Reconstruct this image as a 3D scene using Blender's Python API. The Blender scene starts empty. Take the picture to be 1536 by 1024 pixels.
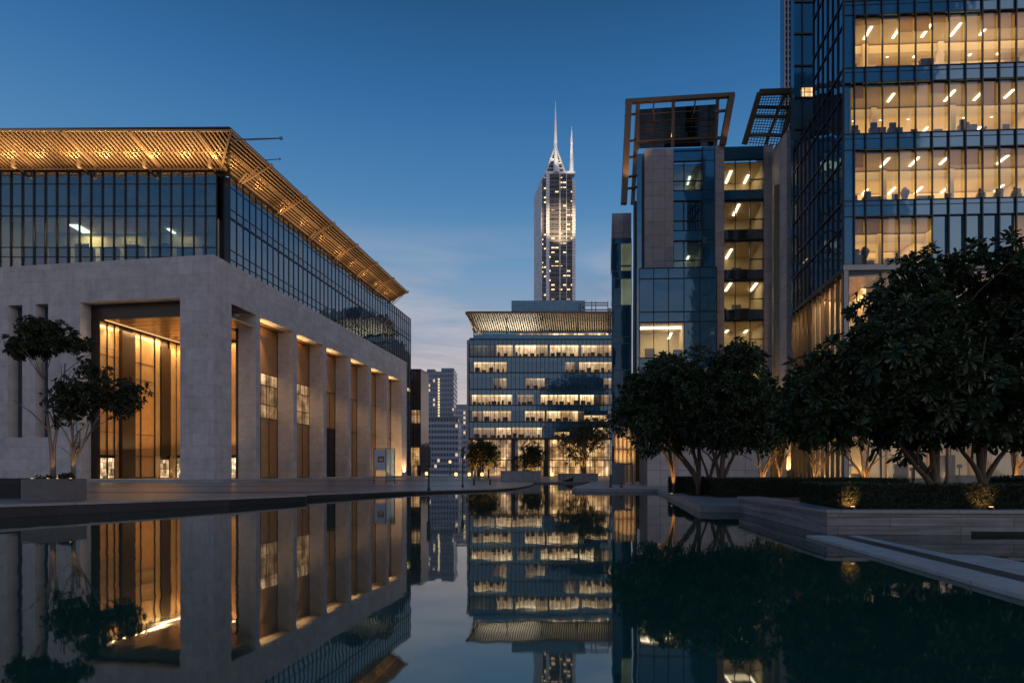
import bpy, math, random
from mathutils import Vector, Matrix, noise
random.seed(7)
sc = bpy.context.scene
COL = sc.collection
F, CX, HY, CH = 900.0, 768.0, 708.0, 1.2      # focal (px), principal column, horizon row, eye height
def KX(px): return (px - CX) / F
def X(px, d): return KX(px) * d
def Z(py, d): return CH + (HY - py) / F * d

# ------------------------------------------------------------------ mesh builder
class MB:
    def __init__(s, fr=None):
        s.v = []; s.f = []; s.fr = fr or (lambda u, v, z: Vector((u, v, z)))
    def pts(s, P, faces):
        b = len(s.v); s.v += [Vector(p) for p in P]
        s.f += [[b + i for i in f] for f in faces]; return s
    def quad(s, a, b, c, d): return s.pts([a, b, c, d], [(0, 1, 2, 3)])
    def box(s, u0, u1, v0, v1, z0, z1):
        g = s.fr
        P = [g(u, v, z) for z in (z0, z1) for u, v in ((u0, v0), (u1, v0), (u1, v1), (u0, v1))]
        Fc = [(0, 3, 2, 1), (4, 5, 6, 7), (0, 1, 5, 4), (1, 2, 6, 5), (2, 3, 7, 6), (3, 0, 4, 7)]
        # keep normals outward whatever the frame's handedness
        c = sum(P, Vector()) / 8; n = (P[1] - P[0]).cross(P[5] - P[0])
        if n.dot(sum((P[i] for i in Fc[2]), Vector()) / 4 - c) < 0: Fc = [f[::-1] for f in Fc]
        return s.pts(P, Fc)
    def prism(s, poly, z0, z1):                     # poly: (x,y) ccw ; z1 may be a function
        n = len(poly); zt = z1 if callable(z1) else (lambda x, y: z1)
        A = sum(poly[i][0] * poly[(i + 1) % n][1] - poly[(i + 1) % n][0] * poly[i][1] for i in range(n))
        if A < 0: poly = poly[::-1]
        P = [Vector((x, y, z0)) for x, y in poly] + [Vector((x, y, zt(x, y))) for x, y in poly]
        return s.pts(P, [tuple(range(n))[::-1], tuple(range(n, 2 * n))] + [(i, (i + 1) % n, n + (i + 1) % n, n + i) for i in range(n)])
    def beam(s, a, b, w, h, up=(0, 0, 1)):
        a, b = Vector(a), Vector(b); t = (b - a).normalized(); up = Vector(up)
        r = t.cross(up)
        if r.length < 1e-4: r = t.cross(Vector((0, 1, 0)))
        r.normalize(); q = r.cross(t); r *= w / 2; q *= h / 2
        P = [p + i * r + j * q for p in (a, b) for i, j in ((-1, -1), (1, -1), (1, 1), (-1, 1))]
        return s.pts(P, [(0, 1, 2, 3), (7, 6, 5, 4), (0, 4, 5, 1), (1, 5, 6, 2), (2, 6, 7, 3), (3, 7, 4, 0)])
    def tube(s, path, rad, n=7):
        rings = []
        for i, p in enumerate(path):
            p = Vector(p); a = Vector(path[max(i - 1, 0)]); b = Vector(path[min(i + 1, len(path) - 1)])
            t = (b - a).normalized(); r = t.cross(Vector((.31, .95, .05))).normalized(); q = t.cross(r)
            rings.append([p + (math.cos(k * 2 * math.pi / n) * r + math.sin(k * 2 * math.pi / n) * q) * rad[i] for k in range(n)])
        P = [p for r in rings for p in r]; Fc = []
        for i in range(len(path) - 1):
            for k in range(n):
                Fc.append((i * n + k, i * n + (k + 1) % n, (i + 1) * n + (k + 1) % n, (i + 1) * n + k))
        Fc += [tuple(range(n))[::-1], tuple((len(path) - 1) * n + k for k in range(n))]
        return s.pts(P, Fc)
ROOT = {}
def rootloc(o):
    while o.parent: o = o.parent
    return ROOT.get(o.name, Vector())
def obj(name, mb, mat, parent=None, loc=None, smooth=False):
    L = rootloc(parent) if parent else Vector(loc or (0, 0, 0))
    me = bpy.data.meshes.new(name)
    me.from_pydata([tuple(v - L) for v in mb.v], [], mb.f)
    uv = me.uv_layers.new(name='UVMap'); uvd = [0.0] * (2 * len(me.loops))
    me.update()
    for p in me.polygons:
        n = p.normal
        if abs(n.z) > .8: t, b = Vector((1, 0, 0)), Vector((0, 1, 0))
        else:
            t = Vector((-n.y, n.x, 0)).normalized(); b = Vector((0, 0, 1))
        for li in p.loop_indices:
            c = mb.v[me.loops[li].vertex_index]
            uvd[2 * li] = c.dot(t); uvd[2 * li + 1] = c.dot(b)
    uv.data.foreach_set('uv', uvd)
    if smooth: me.polygons.foreach_set('use_smooth', [True] * len(me.polygons))
    me.materials.append(mat)
    o = bpy.data.objects.new(name, me); COL.objects.link(o)
    if parent: o.parent = parent
    else: o.location = L; ROOT[o.name] = L
    return o
def tag(o, label, cat, group=None, kind=None):
    o['label'] = label; o['category'] = cat
    if group: o['group'] = group
    if kind: o['kind'] = kind
    return o
def thing(name, loc, label, cat, group=None):
    o = bpy.data.objects.new(name, None); COL.objects.link(o); o.location = loc
    o.empty_display_size = .3
    ROOT[o.name] = Vector(loc); return tag(o, label, cat, group)
def struct(name, mb, mat):
    o = obj(name, mb, mat); o['kind'] = 'structure'; return o
def stuff(o): o['kind'] = 'stuff'; return o
def dup(o, loc, rz=0, sc_=1, label=None, parent=None):
    c = o.copy(); COL.objects.link(c)
    if parent: c.parent = parent
    else:
        c.location = loc; c.rotation_euler = (0, 0, rz); c.scale = (sc_,) * 3; ROOT[c.name] = Vector(loc)
    if label: c['label'] = label
    for ch in [q for q in bpy.data.objects if q.parent == o]: dup(ch, None, parent=c)
    return c
SD = (-.1504, -.9886)                               # the side walls of the whole quarter run this way
def frame(ox, oy, ux, uy, out=None):                # u along the wall, v outward to the viewer's side
    l = math.hypot(ux, uy); ux, uy = ux / l, uy / l
    vx, vy = out or (uy, -ux)
    def g(u, v, z): return Vector((ox + u * ux + v * vx, oy + u * uy + v * vy, z))
    def tpx(px, v=0):
        k = KX(px); x0, y0 = ox + v * vx, oy + v * vy
        return (k * y0 - x0) / (ux - k * uy)
    g.tpx = tpx; g.dist = lambda u, v=0: oy + u * uy + v * vy
    return g

# ------------------------------------------------------------------ materials
def mat_new(name):
    m = bpy.data.materials.new(name); m.use_nodes = True; nt = m.node_tree
    for n in list(nt.nodes): nt.nodes.remove(n)
    out = nt.nodes.new('ShaderNodeOutputMaterial')
    return m, nt, out
class NT:
    def __init__(s, nt): s.nt = nt
    def n(s, typ, ins=None, **props):
        nd = s.nt.nodes.new(typ)
        for k, v in props.items(): setattr(nd, k, v)
        for k, v in (ins or {}).items():
            if isinstance(v, bpy.types.NodeSocket): s.nt.links.new(v, nd.inputs[k])
            else: nd.inputs[k].default_value = v
        return nd
    def ramp(s, fac, stops, interp='LINEAR'):
        nd = s.nt.nodes.new('ShaderNodeValToRGB'); cr = nd.color_ramp; cr.interpolation = interp
        while len(cr.elements) < len(stops): cr.elements.new(.5)
        for e, (p, c) in zip(cr.elements, stops): e.position = p; e.color = (*c, 1) if len(c) == 3 else c
        s.nt.links.new(fac, nd.inputs[0]); return nd.outputs[0]
    def math(s, op, a, b=None):
        nd = s.nt.nodes.new('ShaderNodeMath'); nd.operation = op
        for i, v in enumerate((a, b)):
            if v is None: continue
            if isinstance(v, bpy.types.NodeSocket): s.nt.links.new(v, nd.inputs[i])
            else: nd.inputs[i].default_value = v
        return nd.outputs[0]
    def mix(s, fac, a, b, blend='MIX'):
        nd = s.nt.nodes.new('ShaderNodeMix'); nd.data_type = 'RGBA'; nd.blend_type = blend
        for i, v in ((0, fac), (6, a), (7, b)):
            if isinstance(v, bpy.types.NodeSocket): s.nt.links.new(v, nd.inputs[i])
            else: nd.inputs[i].default_value = v if i == 0 or len(v) == 4 else (*v, 1)
        return nd.outputs[2]
def uvn(T): return T.n('ShaderNodeUVMap').outputs[0]
def pmat(name, base, rough=.5, metal=0, spec=.5, var=.15, nscale=2.0, bump=0.0, coord='Object', coat=0):
    m, nt, out = mat_new(name); T = NT(nt)
    co = T.n('ShaderNodeTexCoord').outputs[coord]
    no = T.n('ShaderNodeTexNoise', {'Vector': co, 'Scale': nscale, 'Detail': 6.0, 'Roughness': .6})
    c = T.mix(no.outputs[0], tuple(x * (1 - var * 1.6) for x in base), tuple(min(1, x * (1 + var * 1.6)) for x in base))
    rr = T.math('MULTIPLY_ADD', no.outputs[0], .25 * rough)
    rr.node.inputs[2].default_value = rough * .87
    b = T.n('ShaderNodeBsdfPrincipled', {'Base Color': c, 'Roughness': rr, 'Metallic': metal, 'Specular IOR Level': spec, 'Coat Weight': coat})
    if bump:
        bn = T.n('ShaderNodeBump', {'Height': no.outputs[0], 'Strength': bump, 'Distance': .02}); nt.links.new(bn.outputs[0], b.inputs['Normal'])
    nt.links.new(b.outputs[0], out.inputs[0]); return m
def blockmat(name, base, bw, rh, mortar=.012, rough=.7, var=.25, off=.5, joint=.45, spec=.3, bump=.3, noise_scale=1.5, streak=0.0, stain=0.0):
    m, nt, out = mat_new(name); T = NT(nt); uv = uvn(T)
    br = T.n('ShaderNodeTexBrick', {'Vector': uv, 'Color1': (*[x * (1 - var) for x in base], 1), 'Color2': (*[min(1, x * (1 + var)) for x in base], 1),
             'Mortar': (*[x * joint for x in base], 1), 'Scale': 1.0, 'Mortar Size': mortar, 'Mortar Smooth': .1, 'Brick Width': bw, 'Row Height': rh}, offset=off)
    no = T.n('ShaderNodeTexNoise', {'Vector': uv, 'Scale': noise_scale, 'Detail': 8.0, 'Roughness': .65})
    c = T.mix(.55, br.outputs[0], T.ramp(no.outputs[0], [(.25, (.55, .55, .55)), (.75, (1.25, 1.22, 1.2))]), 'MULTIPLY')
    if streak:
        mp = T.n('ShaderNodeMapping', {'Vector': uv, 'Scale': (.35, 7.0, 1)})
        n2 = T.n('ShaderNodeTexNoise', {'Vector': mp.outputs[0], 'Scale': 1.0, 'Detail': 9.0, 'Roughness': .7, 'Distortion': .4})
        c = T.mix(streak, c, T.ramp(n2.outputs[0], [(.3, (.35, .36, .4)), (.5, (1, 1, 1)), (.7, (1.7, 1.65, 1.6))]), 'MULTIPLY')
    if stain:
        mp = T.n('ShaderNodeMapping', {'Vector': uv, 'Scale': (.9, .07, 1)})
        n3 = T.n('ShaderNodeTexNoise', {'Vector': mp.outputs[0], 'Scale': 1.0, 'Detail': 7.0, 'Roughness': .6})
        c = T.mix(stain, c, T.ramp(n3.outputs[0], [(.3, (.72, .71, .70)), (.5, (1, 1, 1)), (.72, (1.1, 1.1, 1.1))]), 'MULTIPLY')
    b = T.n('ShaderNodeBsdfPrincipled', {'Base Color': c, 'Roughness': rough, 'Specular IOR Level': spec})
    h = T.math('MULTIPLY_ADD', br.outputs['Fac'], -1.0); h.node.inputs[2].default_value = 1
    h = T.math('ADD', h, T.math('MULTIPLY', no.outputs[0], .25))
    bn = T.n('ShaderNodeBump', {'Height': h, 'Strength': bump, 'Distance': .02}); nt.links.new(bn.outputs[0], b.inputs['Normal'])
    nt.links.new(b.outputs[0], out.inputs[0]); return m
def emis(name, col, st):
    m, nt, out = mat_new(name); T = NT(nt)
    e = T.n('ShaderNodeEmission', {'Color': (*col, 1), 'Strength': st}); nt.links.new(e.outputs[0], out.inputs[0]); return m
def glassmat(name, tint, glossc=(.8, .9, 1), base=.08, rough=.01):      # a see-through pane
    m, nt, out = mat_new(name); T = NT(nt)
    tr = T.n('ShaderNodeBsdfTransparent', {'Color': (*tint, 1)})
    gl = T.n('ShaderNodeBsdfGlossy', {'Color': (*glossc, 1), 'Roughness': rough})
    bf = T.n('ShaderNodeNewGeometry').outputs['Backfacing']
    ior = T.math('MULTIPLY_ADD', bf, 1 / 1.5 - 1.5); ior.node.inputs[2].default_value = 1.5
    fr = T.n('ShaderNodeFresnel', {'IOR': ior}); f = T.math('MULTIPLY_ADD', fr.outputs[0], .6); f.node.inputs[2].default_value = base
    mx = T.n('ShaderNodeMixShader', {0: T.math('MINIMUM', f, 1.0), 1: tr.outputs[0], 2: gl.outputs[0]})
    nt.links.new(mx.outputs[0], out.inputs[0]); return m
def darkglass(name, base, f0=.16, rough=.02, wob=.02, tint=(.75, .88, 1)):   # opaque coated facade glass
    m, nt, out = mat_new(name); T = NT(nt); co = T.n('ShaderNodeTexCoord').outputs['Object']
    no = T.n('ShaderNodeTexNoise', {'Vector': co, 'Scale': .6, 'Detail': 2.0})
    df = T.n('ShaderNodeBsdfDiffuse', {'Color': T.mix(no.outputs[0], tuple(x * .7 for x in base), tuple(x * 1.3 for x in base))})
    bn = T.n('ShaderNodeBump', {'Height': no.outputs[0], 'Strength': wob, 'Distance': 1.0})
    oi = T.n('ShaderNodeObjectInfo').outputs['Random']; ri = T.n('ShaderNodeNewGeometry').outputs['Random Per Island']
    wn = T.n('ShaderNodeTexWhiteNoise', {'W': T.math('ADD', T.math('MULTIPLY', oi, 91.7), T.math('MULTIPLY', ri, 37.3))}, noise_dimensions='1D')
    tl = T.n('ShaderNodeVectorMath', {0: T.n('ShaderNodeVectorMath', {0: wn.outputs[1], 1: (.5, .5, .5)}, operation='SUBTRACT').outputs[0], 'Scale': .022}, operation='SCALE')
    nn = T.n('ShaderNodeVectorMath', {0: T.n('ShaderNodeVectorMath', {0: bn.outputs[0], 1: tl.outputs[0]}, operation='ADD').outputs[0]}, operation='NORMALIZE')
    gl = T.n('ShaderNodeBsdfGlossy', {'Color': (*tint, 1), 'Roughness': rough, 'Normal': nn.outputs[0]})
    fr = T.n('ShaderNodeFresnel', {'IOR': 1.55}); f = T.math('MULTIPLY_ADD', fr.outputs[0], 1 - f0 * .5); f.node.inputs[2].default_value = f0
    mx = T.n('ShaderNodeMixShader', {0: T.math('MINIMUM', f, 1.0), 1: df.outputs[0], 2: gl.outputs[0]})
    nt.links.new(mx.outputs[0], out.inputs[0]); return m
def litwin(name, col, st, cw=1.05, ch=.9, lo=.2, nsc=.5):                    # a lit window: what is seen of the bright room behind it
    m, nt, out = mat_new(name); T = NT(nt); uv = uvn(T)
    br = T.n('ShaderNodeTexBrick', {'Vector': uv, 'Color1': (lo, lo, lo, 1), 'Color2': (1.1, 1.1, 1.1, 1), 'Mortar': (.12, .12, .12, 1), 'Scale': 1.0, 'Mortar Size': cw * .05, 'Mortar Smooth': .3, 'Brick Width': cw, 'Row Height': ch, 'Bias': .0}, offset=0.0)
    b2 = T.n('ShaderNodeTexBrick', {'Vector': T.n('ShaderNodeMapping', {'Vector': uv, 'Location': (.37, .21, 0)}).outputs[0], 'Color1': (.35, .35, .35, 1), 'Color2': (1.3, 1.3, 1.3, 1), 'Mortar': (.8, .8, .8, 1), 'Scale': 1.0, 'Mortar Size': .01, 'Brick Width': cw * .43, 'Row Height': ch * 1.7}, offset=.3)
    no = T.n('ShaderNodeTexNoise', {'Vector': uv, 'Scale': nsc, 'Detail': 3.0, 'Roughness': .6})
    v = T.math('MULTIPLY', T.math('MULTIPLY', br.outputs[0], b2.outputs[0]), T.ramp(no.outputs[0], [(.3, (.3,) * 3), (.5, (.9,) * 3), (.72, (2.0,) * 3)]))
    hot = T.math('MULTIPLY', T.math('MINIMUM', v, 1.0), .5)
    e = T.n('ShaderNodeEmission', {'Color': T.mix(hot, (col[0], col[1] * .85, col[2] * .75), (col[0], col[1] * 1.2, col[2] * 1.5)), 'Strength': T.math('MULTIPLY', v, st)})
    gl = T.n('ShaderNodeBsdfGlossy', {'Color': (.7, .85, 1, 1), 'Roughness': .02})
    mx = T.n('ShaderNodeMixShader', {0: .1, 1: e.outputs[0], 2: gl.outputs[0]})
    nt.links.new(mx.outputs[0], out.inputs[0]); return m
def litrooms(name, col, st, fh, ztop, rw):      # lit office windows: one room after another, bright ceiling, dimmer below
    m, nt, out = mat_new(name); T = NT(nt); sp = T.n('ShaderNodeSeparateXYZ', {0: uvn(T)})
    h = T.math('DIVIDE', T.math('SUBTRACT', ztop, sp.outputs[1]), fh); c = T.math('DIVIDE', sp.outputs[0], rw)
    cid = T.n('ShaderNodeCombineXYZ', {0: T.math('FLOOR', c), 1: T.math('FLOOR', h)})
    wn = T.n('ShaderNodeTexWhiteNoise', {'Vector': cid.outputs[0]}, noise_dimensions='2D')
    t = T.math('FRACT', h)
    v = T.ramp(t, [(0, (1.2,) * 3), (.06, (1.9,) * 3), (.12, (1.0,) * 3), (.3, (.8,) * 3), (.48, (.55,) * 3), (.62, (.35,) * 3)])
    n1 = T.n('ShaderNodeTexNoise', {'Vector': T.n('ShaderNodeMapping', {'Vector': uvn(T), 'Scale': (1.1, .5, 1)}).outputs[0], 'Scale': 1.3, 'Detail': 3.0})
    x = T.math('FRACT', T.math('MULTIPLY', c, 2.0)); part = T.math('MULTIPLY_ADD', T.math('LESS_THAN', x, .1), -.45); part.node.inputs[2].default_value = 1
    b = T.math('MULTIPLY', T.math('MULTIPLY', v, T.ramp(wn.outputs[0], [(0, (.35,) * 3), (.5, (.75,) * 3), (1, (1.15,) * 3)])), T.math('MULTIPLY', part, T.ramp(n1.outputs[0], [(.3, (.55,) * 3), (.7, (1.35,) * 3)])))
    e = T.n('ShaderNodeEmission', {'Color': T.mix(T.math('MINIMUM', T.math('MULTIPLY', b, .6), 1.0), (col[0], col[1] * .85, col[2] * .7), (1, .80, .48)), 'Strength': T.math('MULTIPLY', b, st)})
    gl = T.n('ShaderNodeBsdfGlossy', {'Color': (.5, .7, 1, 1), 'Roughness': .02})
    nt.links.new(T.n('ShaderNodeMixShader', {0: .1, 1: e.outputs[0], 2: gl.outputs[0]}).outputs[0], out.inputs[0]); return m
def specks(name, wallc, litc, st, bw, rh, thr, metal=0.3, ylo=.3, yhi=.85):                   # far facade: grid of small windows, some lit
    m, nt, out = mat_new(name); T = NT(nt); uv = uvn(T)
    mp = T.n('ShaderNodeMapping', {'Vector': uv, 'Scale': (1 / bw, 1 / rh, 1)})
    fl = T.n('ShaderNodeVectorMath', {0: mp.outputs[0]}, operation='FLOOR'); fr = T.n('ShaderNodeVectorMath', {0: mp.outputs[0]}, operation='FRACTION')
    wn = T.n('ShaderNodeTexWhiteNoise', {'Vector': fl.outputs[0]}, noise_dimensions='2D')
    big = T.n('ShaderNodeTexNoise', {'Vector': fl.outputs[0], 'Scale': .35, 'Detail': 2.0})
    sp = T.n('ShaderNodeSeparateXYZ', {0: fr.outputs[0]})
    ins = T.math('MULTIPLY', T.math('MULTIPLY', T.math('GREATER_THAN', sp.outputs[0], .12), T.math('LESS_THAN', sp.outputs[0], .88)),
                 T.math('MULTIPLY', T.math('GREATER_THAN', sp.outputs[1], ylo), T.math('LESS_THAN', sp.outputs[1], yhi)))
    lit = T.math('GREATER_THAN', T.math('ADD', T.math('MULTIPLY', wn.outputs[0], .6), T.math('MULTIPLY', big.outputs[0], .5)), thr)
    b = T.n('ShaderNodeBsdfPrincipled', {'Base Color': T.mix(ins, wallc, tuple(x * .35 for x in wallc)), 'Roughness': T.math('MULTIPLY_ADD', ins, -.4), 'Metallic': metal,
             'Emission Color': (*litc, 1), 'Emission Strength': T.math('MULTIPLY', T.math('MULTIPLY', ins, lit), T.math('MULTIPLY', wn.outputs[0], st))})
    b.inputs['Roughness'].links[0].from_node.inputs[2].default_value = .5
    nt.links.new(b.outputs[0], out.inputs[0]); return m

M = {}
M['stone'] = blockmat('limestone', (.47, .455, .46), 1.9, 1.38, (.013), .75, .085, .5, .6, .25, .25, .9, stain=.5)
M['stone2'] = blockmat('stone_cladding', (.42, .375, .365), 1.25, 1.35, .02, .6, .10, 0, .45, .35, .2, 1.2)
M['paving'] = blockmat('paving', (.155, .155, .165), 1.5, .9, .012, .32, .14, .5, .55, .5, .12, 1.3)
M['quay'] = blockmat('quay_stone', (.27, .28, .29), 2.2, 1.1, .01, .45, .12, .3, .5, .4, .15, 2.0)
M['walk'] = blockmat('walkway_stone', (.40, .42, .43), 1.6, 1.1, .01, .5, .10, .3, .5, .4, .15, 2.5)
M['wallstone'] = blockmat('veined_stone', (.19, .195, .215), 2.3, .17, .006, .55, .2, .43, .3, .4, .35, 3.0, streak=1.0)
M['riser'] = blockmat('black_granite', (.022, .022, .026), 1.4, .26, .01, .55, .25, .5, .5, .35, .2, 4)
M['band'] = pmat('dark_paving_band', (.05, .052, .06), .4, nscale=6)
M['concrete'] = pmat('planter_concrete', (.13, .125, .125), .75, var=.2, nscale=5, bump=.25)
M['soil'] = pmat('soil', (.03, .022, .016), .95, nscale=20, bump=.5)
M['bronze'] = pmat('bronze_cladding', (.46, .25, .10), .34, metal=.25, var=.22, nscale=1.2)
M['darkbronze'] = pmat('dark_bronze', (.045, .03, .02), .35, metal=.4, nscale=2)
M['plank'] = pmat('ceiling_plank', (.34, .21, .11), .3, metal=.55, nscale=1.5)
M['cream'] = pmat('cream_panel', (.46, .33, .17), .22, metal=.45, var=.16, nscale=.8)
M['lobbywall'] = pmat('lobby_wall', (.50, .43, .32), .6, var=.14, nscale=.5)
M['slat'] = pmat('canopy_slat', (.42, .28, .16), .55, nscale=3)
M['rib'] = pmat('pergola_rib', (.55, .50, .44), .5)
M['steel'] = pmat('dark_steel', (.035, .038, .045), .4, metal=.6)
M['steelb'] = pmat('weathered_steel', (.15, .098, .06), .5, metal=.3)
M['grey'] = pmat('grey_metal', (.22, .22, .23), .4, metal=.5)
M['white'] = pmat('white_metal', (.75, .76, .78), .4, metal=.1)
M['mull'] = pmat('mullion', (.03, .034, .042), .4, metal=.5)
M['fglass'] = darkglass('facade_glass', (.012, .04, .062), .12)
M['sglass'] = darkglass('side_glass', (.008, .016, .025), .2)
M['cglass'] = darkglass('blue_glass', (.012, .045, .075), .13, .05, tint=(.42, .66, .95))
M['teal'] = darkglass('spandrel_glass', (.022, .092, .150), .12, .06, tint=(.5, .75, .95))
M['brownglass'] = darkglass('brown_glass', (.06, .045, .038), .10, .06, tint=(.9, .8, .75))
M['blackp'] = pmat('black_panel', (.008, .01, .014), .2)
M['pane'] = glassmat('window_glass', (.93, .94, .93), base=.02)
M['paneteal'] = glassmat('tinted_glass', (.52, .66, .72), base=.10)
M['room'] = pmat('room_wall', (.60, .50, .31), .8, var=.12, nscale=.4)
m, nt, out = mat_new('roller_blind'); T = NT(nt)
nt.links.new(T.n('ShaderNodeMixShader', {0: .75, 1: T.n('ShaderNodeBsdfDiffuse', {'Color': (.45, .38, .24, 1)}).outputs[0], 2: T.n('ShaderNodeBsdfTranslucent', {'Color': (.62, .50, .30, 1)}).outputs[0]}).outputs[0], out.inputs[0]); M['blind'] = m
M['furn'] = pmat('office_furniture', (.07, .065, .06), .6)
M['strip'] = emis('light_strip', (1, .84, .58), 5)
M['bulb'] = emis('lamp_lens', (1, .5, .16), 4)
M['lantern'] = emis('lantern_glass', (1, .55, .20), 2.2)
M['lit'] = litwin('lit_window', (1, .62, .26), 2.3, .95, .95, .3)
M['lit4'] = litwin('faint_window', (.7, .6, .5), .10, .95, .95)
M['lit2'] = litwin('dim_window', (1, .60, .28), .75, 1.9, 2.6, .4)
M['lit3'] = litwin('lit_lobby', (1, .60, .25), 1.1, 1.5, 2.6, .35)
M['door'] = litwin('lit_door_glass', (1, .68, .36), 1.6, .55, .8, .15, 1.2)
M['bark'] = pmat('bark', (.10, .072, .046), .85, var=.3, nscale=9, bump=.6)
M['bark2'] = pmat('grey_bark', (.13, .12, .11), .85, var=.3, nscale=14, bump=.6)
def leafmat(name, a, b, rough=.38):
    m, nt, out = mat_new(name); T = NT(nt); co = T.n('ShaderNodeTexCoord').outputs['Object']
    no = T.n('ShaderNodeTexNoise', {'Vector': co, 'Scale': 1.1, 'Detail': 3.0})
    geo = T.n('ShaderNodeNewGeometry')
    f = T.math('ADD', T.math('MULTIPLY', no.outputs[0], .6), T.math('MULTIPLY', geo.outputs['Random Per Island'], .5))
    c = T.ramp(f, [(.25, a), (.75, b), (.97, (b[0] * 2.2, b[1] * 1.5, b[2]))])
    p = T.n('ShaderNodeBsdfPrincipled', {'Base Color': c, 'Roughness': rough, 'Specular IOR Level': .3})
    tl = T.n('ShaderNodeBsdfTranslucent', {'Color': c})
    mx = T.n('ShaderNodeMixShader', {0: .2, 1: p.outputs[0], 2: tl.outputs[0]})
    nt.links.new(mx.outputs[0], out.inputs[0]); return m
M['leaf'] = leafmat('leaf', (.018, .034, .014), (.045, .075, .03), .3)
M['leafs'] = leafmat('small_leaf', (.014, .024, .012), (.035, .05, .022), .5)
M['leafo'] = leafmat('orange_lit_leaf', (.022, .032, .012), (.065, .065, .024), .55)  # red raised in the leaf colour to look lit by orange lamps
M['leafh'] = leafmat('hedge_leaf', (.016, .032, .014), (.04, .062, .026), .55)
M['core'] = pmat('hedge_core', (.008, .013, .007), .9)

# ------------------------------------------------------------------ lamps
def area(loc, to, sx, sy, P, col=(1, .68, .34), spread=180):
    l = bpy.data.lights.new('lamp', 'AREA'); l.shape = 'RECTANGLE'; l.size = sx; l.size_y = sy; l.energy = P; l.color = col; l.spread = math.radians(spread)
    o = bpy.data.objects.new('area_lamp', l); COL.objects.link(o); o.location = loc
    d = Vector(to) - Vector(loc)
    z = -d.normalized(); x = Vector((z.y, -z.x, 0)) if abs(z.z) < .98 else Vector((1, 0, 0))
    return o, z, x
def orient(o, z, xdir):
    x = Vector(xdir); x = (x - z * x.dot(z)).normalized(); y = z.cross(x)
    o.rotation_euler = Matrix((x, y, z)).transposed().to_euler()
def alamp(loc, to, sx, sy, P, xdir=(1, 0, 0), col=(1, .56, .21), spread=180):
    o, z, _ = area(loc, to, sx, sy, P, col, spread); orient(o, z, xdir); return o
def spot(loc, to, P, ang=60, r=.05, col=(1, .55, .20), blend=.6):
    l = bpy.data.lights.new('lamp', 'SPOT'); l.energy = P; l.color = col; l.spot_size = math.radians(ang); l.spot_blend = blend; l.shadow_soft_size = r
    o = bpy.data.objects.new('spot_lamp', l); COL.objects.link(o); o.location = loc
    d = Vector(to) - Vector(loc); o.rotation_euler = d.to_track_quat('-Z', 'Y').to_euler(); return o

# ------------------------------------------------------------------ curtain wall helper
def curtain(root, g, us, zs, pane, frame_mat, v=0, mw=.06, md=.16, skip=None, pname='window', grid=True, matf=None, trans=.05):
    for j in range(len(zs) - 1):
        for i in range(len(us) - 1):
            if skip and skip(i, j): continue
            p = matf(i, j) if matf else pane
            mb = MB(g); mb.box(us[i] + mw * .3, us[i + 1] - mw * .3, v - .03, v, zs[j] + .02, zs[j + 1] - .02)
            obj(pname, mb, p, root)
    if grid:
        mb = MB(g)
        for u in us: mb.box(u - mw / 2, u + mw / 2, v - .06, v + md, zs[0], zs[-1])
        for z in zs:
            for i in range(len(us) - 1): mb.box(us[i] + mw / 2, us[i + 1] - mw / 2, v - .055, v + trans, z - .05, z + .05)
        obj('window_frame', mb, frame_mat, root)
def roombox(root, g, u0, u1, v0, v1, z0, z1, mat, name='room'):
    """floor, ceiling, back and side walls of a room open to the glass at v1"""
    mb = MB(g); t = .1
    mb.box(u0, u1, v0, v1, z0 - t, z0); mb.box(u0, u1, v0, v1, z1, z1 + t)
    mb.box(u0, u1, v0 - t, v0, z0, z1); mb.box(u0 - t, u0, v0, v1, z0, z1); mb.box(u1, u1 + t, v0, v1, z0, z1)
    return obj(name, mb, mat, root)

# ================================================================== SKY
w = bpy.data.worlds.new('World'); sc.world = w; w.use_nodes = True
nt = w.node_tree
for n in list(nt.nodes): nt.nodes.remove(n)
T = NT(nt)
co = T.n('ShaderNodeTexCoord').outputs['Generated']
sep = T.n('ShaderNodeSeparateXYZ', {0: co})
el = T.math('ARCSINE', T.math('MINIMUM', T.math('MAXIMUM', sep.outputs[2], -1.0), 1.0))
t01 = T.math('MULTIPLY', T.math('MAXIMUM', el, 0.0), 1 / (math.pi / 2))
grad = T.ramp(t01, [(0, (.46, .40, .40)), (.08, (.42, .39, .42)), (.125, (.34, .37, .47)), (.165, (.245, .345, .49)), (.21, (.145, .295, .49)), (.271, (.066, .212, .435)), (.35, (.027, .138, .345)), (.42, (.015, .085, .220)), (.60, (.011, .06, .145)), (1, (.012, .05, .12))])
mp = T.n('ShaderNodeMapping', {'Vector': co, 'Scale': (1.6, 1.6, 9.0), 'Rotation': (0, math.radians(8), .4)})
cn = T.n('ShaderNodeTexNoise', {'Vector': mp.outputs[0], 'Scale': 1.7, 'Detail': 6.0, 'Roughness': .55, 'Distortion': .5})
low = T.ramp(t01, [(0, (1, 1, 1)), (.12, (.85,) * 3), (.25, (0, 0, 0))])
cl = T.math('MULTIPLY', T.ramp(cn.outputs[0], [(.36, (0,) * 3), (.56, (1,) * 3)]), low)
g2 = T.mix(T.math('MULTIPLY', cl, .85), grad, (.62, .55, .56))
dn = T.n('ShaderNodeTexNoise', {'Vector': T.n('ShaderNodeMapping', {'Vector': co, 'Scale': (2.2, 2.2, 14.0), 'Location': (3.1, .7, .2), 'Rotation': (0, math.radians(-10), 0)}).outputs[0], 'Scale': 1.6, 'Detail': 6.0, 'Roughness': .55, 'Distortion': .6})
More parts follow.
